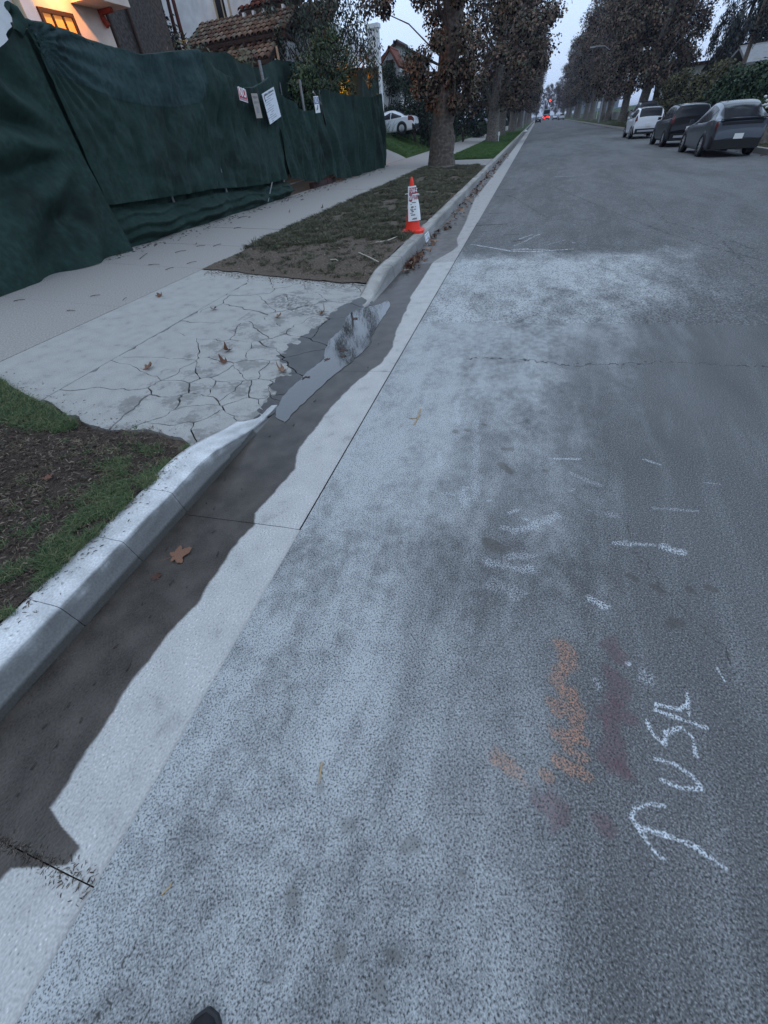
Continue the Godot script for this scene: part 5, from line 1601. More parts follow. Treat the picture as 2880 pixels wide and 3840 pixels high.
func build_right_side() -> void:
	var r := RandomNumberGenerator.new()
	r.seed = 5
	# hedges
	for h in [["olive_hedge", "clipped olive-brown hedge running behind the dark parked cars", 12.6, -48.0, -69.0, 3.3, [Color(0.085, 0.08, 0.035), Color(0.11, 0.095, 0.04), Color(0.06, 0.06, 0.03)], 201], ["dark_hedge", "dense dark green hedge behind the grey crossover", 12.4, -33.0, -47.5, 2.75, [Color(0.02, 0.045, 0.02), Color(0.03, 0.06, 0.025), Color(0.045, 0.075, 0.03)], 202]]:
		var c := []
		var zm: float = (h[3] + h[4]) * 0.5
		for i in 70:
			c.append([Vector3(r.randf_range(-0.5, 0.7), r.randf_range(0.2, h[5]) , r.randf_range(h[4], h[3]) - zm), Vector3(0.65, 0.45, 0.9), 210])
		shrub(h[0], h[1], Vector3(h[2], 0.05, zm), c, 0.2, h[6], h[7], 0.3)
	var rose := []
	for i in 10: rose.append([Vector3(r.randf_range(-0.4, 0.8), r.randf_range(0.3, 1.5), r.randf_range(-1.6, 1.6)), Vector3(0.4, 0.4, 0.5), 200])
	shrub("rose_bush", "green rose bush with white blooms beside the pale trunk", Vector3(11.0, 0.0, -31.5), rose, 0.12, [Color(0.03, 0.055, 0.025), Color(0.045, 0.075, 0.03)], 205, 0.3)
	var bl := thing("rose_bloom", "cluster of white rose blooms by the pale trunk", "flower", Vector3(10.4, 1.2, -30.6))
	for i in 16:
		var sp := SphereMesh.new()
		sp.radius = 0.07; sp.height = 0.1; sp.radial_segments = 8; sp.rings = 4
		var o := put("bloom", sp, M.white, bl)
		o.position = Vector3(r.randf_range(-0.25, 0.4), r.randf_range(-0.2, 0.35), r.randf_range(-1.1, 1.0))
	# low block wall between the far trees
	var w := thing("block_wall", "low pale block wall between the far tree trunks", "wall", Vector3(13.0, 0.0, -104.0))
	for i in 16:
		var s := st()
		box(s, Vector3(0, 0.55, 16.0 - i * 2.0), Vector3(0.3, 1.1, 1.96))
		put("block", done(s), M.walk, w)
	# tan house with brown roof and a white roof behind
	var h := thing("tan_house", "tan house with a brown tiled roof above the olive hedge", "house", Vector3(21.5, 0.3, -71.0))
	var s := st()
	box(s, Vector3(1.0, 1.9, 0), Vector3(9.0, 3.8, 8.0))
	put("wall", done(s), M.stucco_tan, h)
	s = st()
	for e in [-1.0, 1.0]:
		box(s, Vector3(1.0, 4.2, e * 2.2), Vector3(10.2, 0.2, 5.0), Basis(Vector3(1, 0, 0), e * 0.28))
	put("roof", done(s), tri_mat(lin(0.09, 0.05, 0.038), M.grain, 1.0, 0.9), h)
	for i in 3: window_part(h, Vector3(-1.5 + i * 2.4, 2.4, 4.03), 1.0, 1.1, Basis.IDENTITY, M.white, M.glass, 1)
	var h2 := thing("pale_house", "house with a bright pale roof behind the dark hedge", "house", Vector3(18.5, 0.2, -59.0))
	s = st()
	box(s, Vector3(2.0, 1.7, 0), Vector3(8.0, 3.4, 6.0))
	put("wall", done(s), M.stucco_tan, h2)
	s = st()
	for e in [-1.0, 1.0]:
		box(s, Vector3(2.0, 3.75, e * 1.6), Vector3(9.0, 0.18, 3.7), Basis(Vector3(1, 0, 0), e * 0.32))
	put("roof", done(s), tri_mat(lin(0.3, 0.3, 0.31), M.plaster, 0.5, 0.9), h2)
	var h3 := thing("white_villa", "white building glimpsed between the far trees and the hedge", "house", Vector3(19.0, 0.2, -86.0))
	s = st()
	box(s, Vector3(0, 2.2, 0), Vector3(6.0, 4.4, 9.0))
	put("wall", done(s), M.stucco_white, h3)
	s = st()
	box(s, Vector3(0, 4.5, 0), Vector3(6.6, 0.3, 9.6))
	put("roof", done(s), M.dark_wood, h3)
	for i in 3: window_part(h3, Vector3(-1.8 + i * 1.8, 2.4, 4.53), 0.9, 1.2, Basis.IDENTITY, M.trim, M.glass, 1)
	# towers above the trees
	for q in [["grey_tower", "plain grey office tower rising above the far tree row", Vector3(27.5, 0, -313.0), Vector3(19, 33, 26)], ["pale_tower", "pale high-rise slab behind the utility pole", Vector3(92.0, 0, -230.0), Vector3(16, 40, 14)]]:
		var t := thing(q[0], q[1], "building", q[2])
		s = st()
		box(s, Vector3(0, q[3].y * 0.5, 0), q[3])
		put("wall", done(s), mat(lin(0.25, 0.28, 0.33), 0.6), t)
		for i in 12:
			s = st()
			box(s, Vector3(0, 3.0 + i * (q[3].y - 4.0) / 12.0, q[3].z * 0.5 + 0.06), Vector3(q[3].x * 0.94, 1.5, 0.1))
			put("window_band", done(s), mat(lin(0.2, 0.23, 0.28), 0.3), t)
	# utility pole with ivy
	var up := xp(2790, 250, 13.2); var tp := xp(2863, 0, 13.2)
	var p := thing("utility_pole", "weathered timber utility pole rising out of the dark hedge", "pole", Vector3(13.2, 0.1, up.z))
	s = st()
	tube(s, [Vector3(0, -0.2, 0), Vector3(0, 11.0, tp.z - up.z)], [0.15, 0.11], 12)
	put("shaft", done(s), tri_mat(lin(0.2, 0.16, 0.13), M.grain, 1.0, 0.9), p)
	s = st()
	box(s, Vector3(0, 10.2, -0.2), Vector3(2.2, 0.12, 0.12))
	put("crossarm", done(s), M.dark_wood, p)
	put("ivy", foliage([[Vector3(0.1, 4.6, -0.2), Vector3(0.3, 0.9, 0.3), 420], [Vector3(0.2, 5.4, -0.3), Vector3(0.3, 0.6, 0.3), 300]], 0.13, [Color(0.03, 0.03, 0.025), Color(0.05, 0.04, 0.035)], 207, 0.6), M.leaf, p)
	# street lamps
	for q in [[-3.05, -118.0, 1, "curved street lamp standing on the verge lawn row"], [10.2, -104.0, -1, "curved street lamp behind the far parked cars row"]]:
		var l := thing("street_lamp", q[3], "street lamp", Vector3(q[0], 0.1, q[1]))
		s = st()
		var sd: float = q[2]
		tube(s, [Vector3(0, -0.1, 0), Vector3(0, 7.0, 0), Vector3(sd * 0.5, 8.2, 0), Vector3(sd * 1.5, 8.8, 0), Vector3(sd * 2.9, 8.9, 0)], [0.13, 0.09, 0.08, 0.07, 0.06], 8)
		put("mast", done(s), mat(lin(0.34, 0.34, 0.36), 0.6), l)
		s = st()
		box(s, Vector3(sd * 3.3, 8.86, 0), Vector3(0.8, 0.16, 0.3))
		put("head", done(s), mat(lin(0.4, 0.4, 0.42), 0.6), l)
	for q in [[-7.2, -40.5, 2.4, "thin white post standing in the garden behind the big tree"], [-3.6, -54.6, 0.75, "short white marker stake at the foot of the second tree"], [12.6, -135.0, 2.8, "white sign board on a post among the far trees"]]:
		var t := thing("marker_post", q[3], "post", Vector3(q[0], left_y(q[0]) if q[0] < 0 else 0.0, q[1]))
		s = st()
		var wd := 0.5 if q[2] > 2.6 else (0.18 if q[2] < 1.0 else 0.06)
		box(s, Vector3(0, q[2] * 0.35, 0), Vector3(0.06, q[2] * 0.7, 0.06))
		put("shaft", done(s), M.white, t)
		s = st()
		box(s, Vector3(0, q[2] * 0.82, 0), Vector3(wd, q[2] * 0.36, 0.05))
		put("plate", done(s), M.white, t)

# ------------------------------------------------------------------ vehicles
func build_vehicles() -> void:
	var cross := [[-2.37, 0.3, 0.5, 0.58, 0.5, 0.62], [-2.28, 0.22, 0.62, 0.74, 0.56, 0.8], [-1.95, 0.2, 0.76, 0.87, 0.64, 0.9], [-1.3, 0.2, 0.88, 0.98, 0.68, 0.945], [-0.9, 0.2, 0.93, 1.06, 0.68, 0.955], [-0.25, 0.2, 0.97, 1.42, 0.68, 0.955], [0.15, 0.2, 0.99, 1.58, 0.67, 0.955], [0.65, 0.2, 1.01, 1.63, 0.67, 0.955], [1.15, 0.2, 1.04, 1.59, 0.66, 0.955], [1.6, 0.2, 1.08, 1.46, 0.65, 0.945], [1.98, 0.22, 1.1, 1.26, 0.67, 0.93], [2.2, 0.24, 1.06, 1.14, 0.66, 0.89], [2.3, 0.26, 1.02, 1.1, 0.67, 0.86], [2.36, 0.28, 0.9, 0.98, 0.67, 0.83], [2.41, 0.3, 0.72, 0.8, 0.66, 0.80], [2.43, 0.32, 0.5, 0.58, 0.64, 0.77]]
	var suv := [[-2.2, 0.34, 0.6, 0.7, 0.55, 0.66], [-2.12, 0.26, 0.82, 0.9, 0.62, 0.82], [-1.7, 0.24, 0.95, 1.02, 0.7, 0.9], [-1.05, 0.24, 1.0, 1.08, 0.72, 0.925], [-0.75, 0.24, 1.02, 1.14, 0.7, 0.93], [-0.2, 0.24, 1.04, 1.5, 0.72, 0.93], [0.1, 0.24, 1.05, 1.61, 0.71, 0.93], [0.7, 0.24, 1.07, 1.65, 0.71, 0.93], [1.3, 0.24, 1.1, 1.63, 0.7, 0.93], [1.75, 0.25, 1.12, 1.59, 0.69, 0.925], [1.9, 0.26, 1.12, 1.52, 0.69, 0.915], [2.02, 0.27, 1.1, 1.3, 0.71, 0.9], [2.12, 0.28, 1.05, 1.12, 0.7, 0.885], [2.17, 0.3, 0.86, 0.92, 0.72, 0.87], [2.21, 0.32, 0.6, 0.68, 0.72, 0.86]]
	var coupe := [[-2.35, 0.25, 0.48, 0.55, 0.5, 0.62], [-2.25, 0.2, 0.62, 0.7, 0.56, 0.8], [-1.8, 0.18, 0.76, 0.84, 0.66, 0.9], [-0.95, 0.18, 0.84, 0.95, 0.68, 0.92], [-0.3, 0.18, 0.86, 1.26, 0.56, 0.92], [0.2, 0.18, 0.88, 1.38, 0.54, 0.92], [0.7, 0.18, 0.9, 1.38, 0.53, 0.92], [1.2, 0.18, 0.93, 1.24, 0.54, 0.92], [1.6, 0.2, 0.95, 1.07, 0.62, 0.91], [2.05, 0.22, 0.94, 1.0, 0.68, 0.88], [2.25, 0.26, 0.86, 0.92, 0.66, 0.84], [2.36, 0.3, 0.62, 0.7, 0.64, 0.78]]
	var po := func(c: Color, metal: float):
		var m := mat(c, 0.32, metal)
		m.clearcoat_enabled = true
		m.clearcoat = 1.0
		m.clearcoat_roughness = 0.06
		return m
	var oc := {"roof": [5.95, 8.55], "rw": [8.6, 10.8, 2.75, 2.75], "ws": [4.2, 5.9], "win": [[4.6, 6.9, 4.7, 3.3], [7.0, 8.6, 3.3, 3.5], [8.7, 10.0, 3.5, 4.7]], "tl": [11.6, 13.0, 4.6, 6.6], "w": 1.92, "mir": [-0.75, 1.05], "axles": [-1.45, 1.43], "r": 0.37, "bump": 11.0, "plate": 0.62, "extra": [["spoiler", Vector3(0, 1.115, 2.3), Vector3(1.5, 0.035, 0.16), M.trim], ["light_bar", Vector3(0, 0.99, 2.365), Vector3(1.34, 0.07, 0.03), M.trim]]}
	var osv := {"rw": [9.2, 11.8, 2.9, 3.0], "ws": [4.2, 5.9], "win": [[4.6, 6.6, 4.7, 3.3], [6.7, 8.3, 3.3, 3.3], [8.4, 9.4, 3.4, 3.7]], "tl": [10.8, 12.8, 3.7, 6.5], "w": 1.87, "mir": [-0.6, 1.12], "axles": [-1.38, 1.32], "r": 0.36, "bump": 10.0, "plate": 0.72, "extra": [["skid_plate", Vector3(0, 0.42, 2.235), Vector3(1.25, 0.09, 0.02), M.rim], ["roof_rail", Vector3(0.66, 1.65, 0.8), Vector3(0.04, 0.04, 1.9), M.trim], ["roof_rail", Vector3(-0.66, 1.65, 0.8), Vector3(0.04, 0.04, 1.9), M.trim]]}
	var ocp := {"rw": [6.3, 8.3, 2.5, 2.6], "ws": [3.2, 4.8], "win": [[3.5, 5.6, 4.6, 3.4], [5.7, 7.4, 3.4, 4.4]], "tl": [8.6, 10.5, 4.2, 6.8], "w": 1.86, "mir": [-0.6, 0.95], "axles": [-1.4, 1.38], "r": 0.35, "bump": 9.6, "plate": 0.6, "extra": []}
	var grey: StandardMaterial3D = po.call(lin(0.042, 0.052, 0.07), 0.3)
	var black: StandardMaterial3D = po.call(lin(0.008, 0.008, 0.01), 0.0)
	black.clearcoat = 0.4
	black.metallic_specular = 0.2
	grey.clearcoat = 0.7
	var white: StandardMaterial3D = po.call(lin(0.72, 0.74, 0.78), 0.0)
	var ry := func(x: float) -> float: return road_y(x)
	var put_car := func(called, label, x, z, S, paint, o, roll, group = ""):
		var c: Node3D = make_car(called, label, Vector3(x, road_y(x) if x < 9.1 else -0.02, z), 0.0, S, paint, o, group)
		c.rotation.z = roll
		return c
	put_car.call("parked_crossover", "dark grey crossover parked nearest the pale tree trunk", 7.6, -26.6, cross, grey, oc, -0.03)
	put_car.call("parked_suv", "black sport utility car parked between white and grey cars", 7.6, -34.0, suv, black, osv, -0.03)
	put_car.call("parked_suv", "white sport utility car with black rear bumper", 7.55, -45.0, suv, white, osv, -0.03)
	var tk: Node3D = put_car.call("parked_van", "dark green van parked just beyond the white sport utility car", 10.3, -63.0, suv, po.call(lin(0.012, 0.02, 0.02), 0.1), osv, -0.03)
	tk.scale = Vector3(1.05, 1.16, 1.1)
	var wc := make_car("parked_coupe", "white sedan parked on the raised front garden drive", Vector3(-11.4, left_y(-11.4) + 0.02, -41.5), PI * 0.5, coupe, white, ocp)
	# small cars far down the street
	for q in [["far dark car parked on the verge side", -0.2, -190.0, coupe, black, ocp], ["far white car beside the bus", 8.0, -215.0, suv, white, osv], ["far dark car in front of the far white car", 8.1, -205.0 - 20.0, coupe, grey, ocp], ["far silver car close to the bus", 6.2, -236.0, coupe, po.call(lin(0.3, 0.31, 0.34), 0.4), ocp]]:
		put_car.call("distant_car", q[0], q[1], q[2], q[3], q[4], q[5], 0.0)
	# bus waiting at the lights
	var b := thing("bus", "pale bus with lit red tail lights waiting at the end", "bus", Vector3(3.0, road_y(3.0), -262.0))
	var s := st()
	box(s, Vector3(0, 1.95, 0), Vector3(2.9, 3.1, 10.0))
	put("body", done(s), mat(lin(0.42, 0.43, 0.47), 0.5), b)
	s = st()
	box(s, Vector3(0, 2.6, 5.02), Vector3(2.4, 1.2, 0.06))
	put("rear_window", done(s), M.glass, b)
	s = st()
	box(s, Vector3(0, 1.0, 5.02), Vector3(2.7, 1.2, 0.05))
	put("engine_cover", done(s), M.trim, b)
	var red := mat(lin(0.8, 0.05, 0.04), 0.5)
	red.emission_enabled = true
	red.emission = Color(1.0, 0.12, 0.08)
	red.emission_energy_multiplier = 5.0
	for x in [-1.15, -0.6, 0.2, 0.7, 1.15]:
		var lt := lathe([Vector2(0.0, 0.08), Vector2(0.2, 0.06), Vector2(0.24, 0.0)], 12)
		var o := put("tail_light", lt, red, b)
		o.position = Vector3(x, 0.95 + 0.18 * sin(x * 3.0), 5.06)
		o.rotation.x = PI * 0.5
	for x in [-1.2, 1.2]:
		for z in [-3.2, 3.4]:
			var wv := put("wheel", lathe([Vector2(0.0, -0.15), Vector2(0.48, -0.15), Vector2(0.5, 0.0), Vector2(0.48, 0.15), Vector2(0.0, 0.15)], 16, true), M.tyre, b)
			wv.position = Vector3(x, 0.5, z)
	for q in [[4.3, -300.0, 6.0, "red traffic light hanging above the bus"], [-2.4, -280.0, 4.2, "red traffic light on a post at the verge"]]:
		var t := thing("traffic_light", q[3], "traffic light", Vector3(q[0], 0, q[1]))
		s = st()
		if q[0] > 0:
			tube(s, [Vector3(7.5, -0.3, 0), Vector3(7.5, q[2] + 0.6, 0), Vector3(0, q[2] + 0.9, 0)], [0.12, 0.1, 0.07], 8)
		else:
			tube(s, [Vector3(0, -0.3, 0), Vector3(0, q[2], 0)], [0.1, 0.09], 8)
		put("mast", done(s), M.steel, t)
		s = st()
		box(s, Vector3(0, q[2] + 0.3, 0.1), Vector3(0.6, 1.5, 0.35))
		put("housing", done(s), M.trim, t)
		var o := put("red_lens", lathe([Vector2(0.0, 0.1), Vector2(0.3, 0.08), Vector2(0.38, 0.0)], 14), red, t)
		o.position = Vector3(0, q[2] + 0.7, 0.3)
		o.rotation.x = PI * 0.5

# ------------------------------------------------------------------ cone, shoe, kerb number
func build_small_things() -> void:
	var at := gp(1549, 868, 0.15)
	at.y = 0.142
	var c := thing("traffic_cone", "orange-red traffic cone with a worn white collar on the kerb", "cone", at)
	var om := mat(lin(0.82, 0.045, 0.022), 0.5)
	var s := st()
	var B := 0.245
	for l in [[0.0, B, 0.04, B], [0.04, B, 0.055, B - 0.03]]:
		var ring := []
		for k in 16:
			var an := TAU * (k + 0.5) / 16.0
			var p := Vector2(cos(an), sin(an))
			var q := p / pow(pow(absf(p.x), 6.0) + pow(absf(p.y), 6.0), 1.0 / 6.0)
			ring.append(q)
		for k in 16:
			var a: Vector2 = ring[k]; var b: Vector2 = ring[(k + 1) % 16]
			quad(s, Vector3(a.x * l[1], l[0], a.y * l[1]), Vector3(a.x * l[3], l[2], a.y * l[3]), Vector3(b.x * l[3], l[2], b.y * l[3]), Vector3(b.x * l[1], l[0], b.y * l[1]))
			if l[0] > 0.0:
				s.add_vertex(Vector3(0, l[2], 0)); s.add_vertex(Vector3(a.x * l[3], l[2], a.y * l[3])); s.add_vertex(Vector3(b.x * l[3], l[2], b.y * l[3]))
	var cb := put("base", done(s), om, c)
	cb.rotation.y = 0.12
	put("body", lathe([Vector2(0.165, 0.05), Vector2(0.155, 0.09), Vector2(0.138, 0.2), Vector2(0.035, 0.87), Vector2(0.03, 0.885), Vector2(0.022, 0.89), Vector2(0.02, 0.925), Vector2(0.012, 0.93), Vector2(0.0, 0.93)], 32), om, c)
	put("collar", lathe([Vector2(0.106, 0.415), Vector2(0.1085, 0.42), Vector2(0.084, 0.58), Vector2(0.082, 0.585)], 32), mat(lin(0.55, 0.56, 0.58), 0.5), c)
	# notice wrapped round it
	var n := thing("tow_notice", "white paper notice with maroon heading wrapped round the traffic cone", "sign", at)
	var face := atan2(-at.x, -at.z)
	n.rotation.y = face + 0.12
	var bend := func(u: float, v: float, off: float) -> Vector3:
		# u metres across the paper from its left edge, v metres up from its lower edge; wraps round the cone on the right
		var rad := lerpf(0.142, 0.065, v / 0.6)
		var flat := rad * 0.55 + 0.05
		var x := -flat + u
		var z := rad + off
		if x > rad * 0.35:
			var a := (x - rad * 0.35) / rad
			x = rad * 0.35 + sin(a) * (rad + off) * 0.9
			z = cos(a) * (rad + off)
		return Vector3(x + lerpf(0.012, -0.004, v / 0.6), v + 0.215, z + 0.006)
	put("paper", grid_mesh(30, 12, func(u, v): return bend.call(u * 0.3, v * 0.575, 0.002)), M.white, n)
	var strip := func(u0: float, u1: float, v0: float, v1: float, off: float) -> ArrayMesh:
		return grid_mesh(24, 4, func(u, v): return bend.call(lerpf(u0, u1, u), lerpf(v0, v1, v), off))
	var maroon := mat(lin(0.3, 0.018, 0.045), 0.6)
	put("heading_band", strip.call(0.018, 0.282, 0.455, 0.55, 0.004), maroon, n)
	put("heading_band", strip.call(0.018, 0.085, 0.335, 0.45, 0.004), maroon, n)
	put("heading_band", strip.call(0.085, 0.282, 0.448, 0.455, 0.004), maroon, n)
	for w in [["TOW-AWAY", 0.022, 0.47, 0.06, M.white], ["NO", 0.024, 0.355, 0.065, M.white], ["PARKING", 0.092, 0.355, 0.065, maroon]]:
		var tm := TextMesh.new()
		tm.text = w[0]; tm.font = bold(); tm.font_size = 64; tm.pixel_size = w[3] / 46.0; tm.depth = 0.0
		tm.horizontal_alignment = HORIZONTAL_ALIGNMENT_LEFT
		var arr := tm.surface_get_arrays(0)
		var vs: PackedVector3Array = arr[Mesh.ARRAY_VERTEX]
		var mnx := 1e9; var mny := 1e9
		for p in vs:
			mnx = minf(mnx, p.x); mny = minf(mny, p.y)
		var out := PackedVector3Array()
		for p in vs: out.append(bend.call(w[1] + (p.x - mnx) * 0.72, w[2] + (p.y - mny) * 1.15, 0.0065))
		var ss := st()
		var ix: PackedInt32Array = arr[Mesh.ARRAY_INDEX] if arr[Mesh.ARRAY_INDEX] != null else PackedInt32Array(range(out.size()))
		for i in ix: ss.add_vertex(out[i])
		put("lettering", done(ss), w[4], n)
	for q in [[0.04, 0.075, 0.285, 0.01], [0.075, 0.17, 0.262, 0.012], [0.04, 0.08, 0.235, 0.008], [0.06, 0.115, 0.185, 0.022], [0.14, 0.17, 0.19, 0.012], [0.04, 0.1, 0.16, 0.01], [0.05, 0.11, 0.138, 0.014], [0.12, 0.17, 0.15, 0.012], [0.07, 0.12, 0.112, 0.016], [0.04, 0.1, 0.09, 0.008], [0.06, 0.15, 0.055, 0.016], [0.1, 0.19, 0.0, 0.01], [0.08, 0.19, -0.015, 0.01]]:
		put("small_print", strip.call(q[0], q[1], q[2] + 0.04, q[2] + 0.04 + q[3], 0.004), M.ink, n)
	for q in [[Vector3(-0.155, 0.67, 0.06), Vector3(-0.08, 0.675, 0.075)], [Vector3(0.06, 0.645, 0.06), Vector3(0.15, 0.63, 0.03)], [Vector3(0.05, 0.655, 0.06), Vector3(0.14, 0.65, 0.02)], [Vector3(0.05, 0.735, 0.06), Vector3(0.11, 0.742, 0.03)]]:
		s = st()
		tube(s, [q[0], q[1]], [0.004, 0.006], 6)
		put("cable_tie", done(s), M.white, n)
	# house number stencilled on the kerb face under the cone
	var kp := gp(1604, 885, 0.05)
	var num := thing("kerb_number", "white stencil patch with dark figures on the kerb below the cone", "marking", Vector3(KX - 0.03, 0.0, kp.z))
	s = st()
	box(s, Vector3(0.018, 0.035, 0), Vector3(0.012, 0.15, 0.42), Basis(Vector3(0, 0, 1), 0.27))
	put("white_patch", done(s), M.white, num)
	for i in 3:
		s = st()
		for q in [[Vector3(0.0265, 0.045 + 0.04, 0.12 - i * 0.12), Vector3(0.003, 0.012, 0.07)], [Vector3(0.0265, 0.035, 0.155 - i * 0.12), Vector3(0.003, 0.08, 0.014)], [Vector3(0.0265, -0.005, 0.12 - i * 0.12), Vector3(0.003, 0.012, 0.07)]]:
			box(s, q[0] + Vector3(-0.27 * (q[0].y - 0.035), 0, 0), q[1], Basis(Vector3(0, 0, 1), 0.27))
		put("figure", done(s), M.blue, num)
	# drain outlets in the kerb
	for q in [[340, 2305], [700, 1890], [1541, 935], [1572, 905]]:
		var p := gp(q[0], q[1], 0.0)
		var d := thing("kerb_drain", "dark drain outlet at a joint in the kerb face", "drain", Vector3(KX - 0.022, 0.005, p.z), 0.0, "drain outlets in the kerb face")
		d.rotation.z = 0.27
		var hs := st()
		for k in 9:
			var a0 := TAU * k / 9.0; var a1 := TAU * (k + 1) / 9.0
			var r0 := 0.026 * (1.0 + 0.35 * sin(k * 2.7 + p.z)); var r1 := 0.026 * (1.0 + 0.35 * sin((k + 1) % 9 * 2.7 + p.z))
			var f0 := Vector3(0.007, cos(a0) * r0 * 1.5, sin(a0) * r0); var f1 := Vector3(0.007, cos(a1) * r1 * 1.5, sin(a1) * r1)
			hs.add_vertex(Vector3(0.007, 0, 0)); hs.add_vertex(f0); hs.add_vertex(f1)
			quad(hs, f0, f0 - Vector3(0.03, 0, 0), f1 - Vector3(0.03, 0, 0), f1)
		put("hole", done(hs), M.black, d)
	# toe of a black shoe
	var sh := gp(812, 3850, 0.03)
	var shoe := thing("black_shoe", "rounded black shoe toe resting on the asphalt", "shoe", Vector3(sh.x, 0.0, sh.z + 0.13), deg_to_rad(18))
	put("upper", grid_mesh(24, 20, func(u, v):
		var z := lerpf(-0.15, 0.15, u)
		var e := clampf((z + 0.15) / 0.3, 0, 1)
		var w := 0.05 * sqrt(clampf(1.0 - pow(1.0 - minf(e / 0.3, 1.0), 2.0), 0.0, 1.0)) * (1.0 - 0.2 * smoothstep(0.5, 1.0, e)) + 0.002
		var hh := 0.022 + 0.05 * smoothstep(0.0, 0.35, e) + 0.04 * smoothstep(0.35, 0.8, e)
		var a: float = PI * v
		return Vector3(-cos(a) * w, 0.018 + sin(a) * hh * sqrt(clampf(e / 0.12, 0.02, 1.0)), z)), mat(lin(0.012, 0.012, 0.015), 0.6), shoe)
	put("sole", grid_mesh(24, 6, func(u, v):
		var z := lerpf(-0.157, 0.155, u)
		var e := clampf((z + 0.157) / 0.31, 0, 1)
		var w := 0.056 * sqrt(clampf(1.0 - pow(1.0 - minf(e / 0.3, 1.0), 2.0), 0.0, 1.0)) * (1.0 - 0.2 * smoothstep(0.5, 1.0, e)) + 0.002
		return Vector3([-w, -w, -w * 0.98, w * 0.98, w, w][int(round(v * 5))], [0.0, 0.018, 0.022, 0.022, 0.018, 0.0][int(round(v * 5))], z)), mat(lin(0.03, 0.03, 0.032), 0.8), shoe)
	# white bag in the far gutter
	var bg := gp(1954, 497, 0.05)
	var bag := thing("litter_bag", "crumpled white bag lying in the leafy gutter", "bag", Vector3(-1.75, -0.03, bg.z))
	s = st()
	s.set_smooth_group(1)
	var pts := []
	for i in 7:
		var row := []
		for j in 10:
			var la := -PI * 0.5 + PI * i / 6.0; var lo := TAU * j / 10.0
			var rr := 0.2 * (1.0 + 0.35 * sin(i * 2.1 + j * 1.7))
			row.append(Vector3(cos(la) * cos(lo) * rr * 1.3, maxf(0.0, 0.14 + sin(la) * rr * 0.8), cos(la) * sin(lo) * rr))
		pts.append(row)
	for i in 6:
		for j in 10: quad(s, pts[i][j], pts[i + 1][j], pts[i + 1][(j + 1) % 10], pts[i][(j + 1) % 10])
	put("bag_body", done(s), M.white, bag)
	put("knot", lathe([Vector2(0.0, 0.36), Vector2(0.05, 0.34), Vector2(0.03, 0.28), Vector2(0.06, 0.2)], 10), M.white, bag)

# ------------------------------------------------------------------ fallen leaves and twigs
func leaf_mesh(sd: int, curl: float) -> ArrayMesh:
	var r := RandomNumberGenerator.new()
	r.seed = sd
	var out := []
	# five pointed lobes
	var lobes := [[-2.25, 0.55], [-1.15, 0.82], [0.0, 1.0], [1.15, 0.82], [2.25, 0.55]]
	for i in 5:
		var a: float = lobes[i][0] + r.randf_range(-0.1, 0.1); var l: float = lobes[i][1] * r.randf_range(0.85, 1.1)
		out.append([a - 0.46, l * 0.6]); out.append([a - 0.27, l * 0.72]); out.append([a - 0.2, l * 0.86]); out.append([a, l]); out.append([a + 0.16, l * 0.84]); out.append([a + 0.28, l * 0.8]); out.append([a + 0.46, l * 0.58])
	out.append([2.95, 0.22]); out.append([-2.95 + TAU, 0.22])
	var s := st()
	s.set_smooth_group(1)
	var ax := r.randf() * TAU
	var p := func(a: float, l: float) -> Vector3:
		var x := sin(a) * l; var z := -cos(a) * l
		var b := x * cos(ax) + z * sin(ax); var d := -x * sin(ax) + z * cos(ax)
		return Vector3(x * (1.0 - 0.25 * curl * absf(x)), curl * (0.55 * b * b + 0.25 * sin(d * 4.0 + sd) * l * l) + 0.02, z * (1.0 - 0.25 * curl * absf(z)))
	for i in out.size():
		var a: Array = out[i]; var b: Array = out[(i + 1) % out.size()]
		var b0: float = b[0]
		if i == out.size() - 1: b0 += TAU
		var q0: Vector3 = p.call(0.0, 0.0); var q1: Vector3 = p.call(a[0], a[1] * 0.5); var q2: Vector3 = p.call(b0, b[1] * 0.5)
		s.add_vertex(q0); s.add_vertex(q1); s.add_vertex(q2)
		quad(s, q1, p.call(a[0], a[1]), p.call(b0, b[1]), q2)
	tube(s, [p.call(PI, 0.05), p.call(PI, 0.5) + Vector3(0.05, 0.02, 0), p.call(PI, 0.95) + Vector3(0.12, 0.05, 0)], [0.02, 0.016, 0.012], 5)
	return done(s)
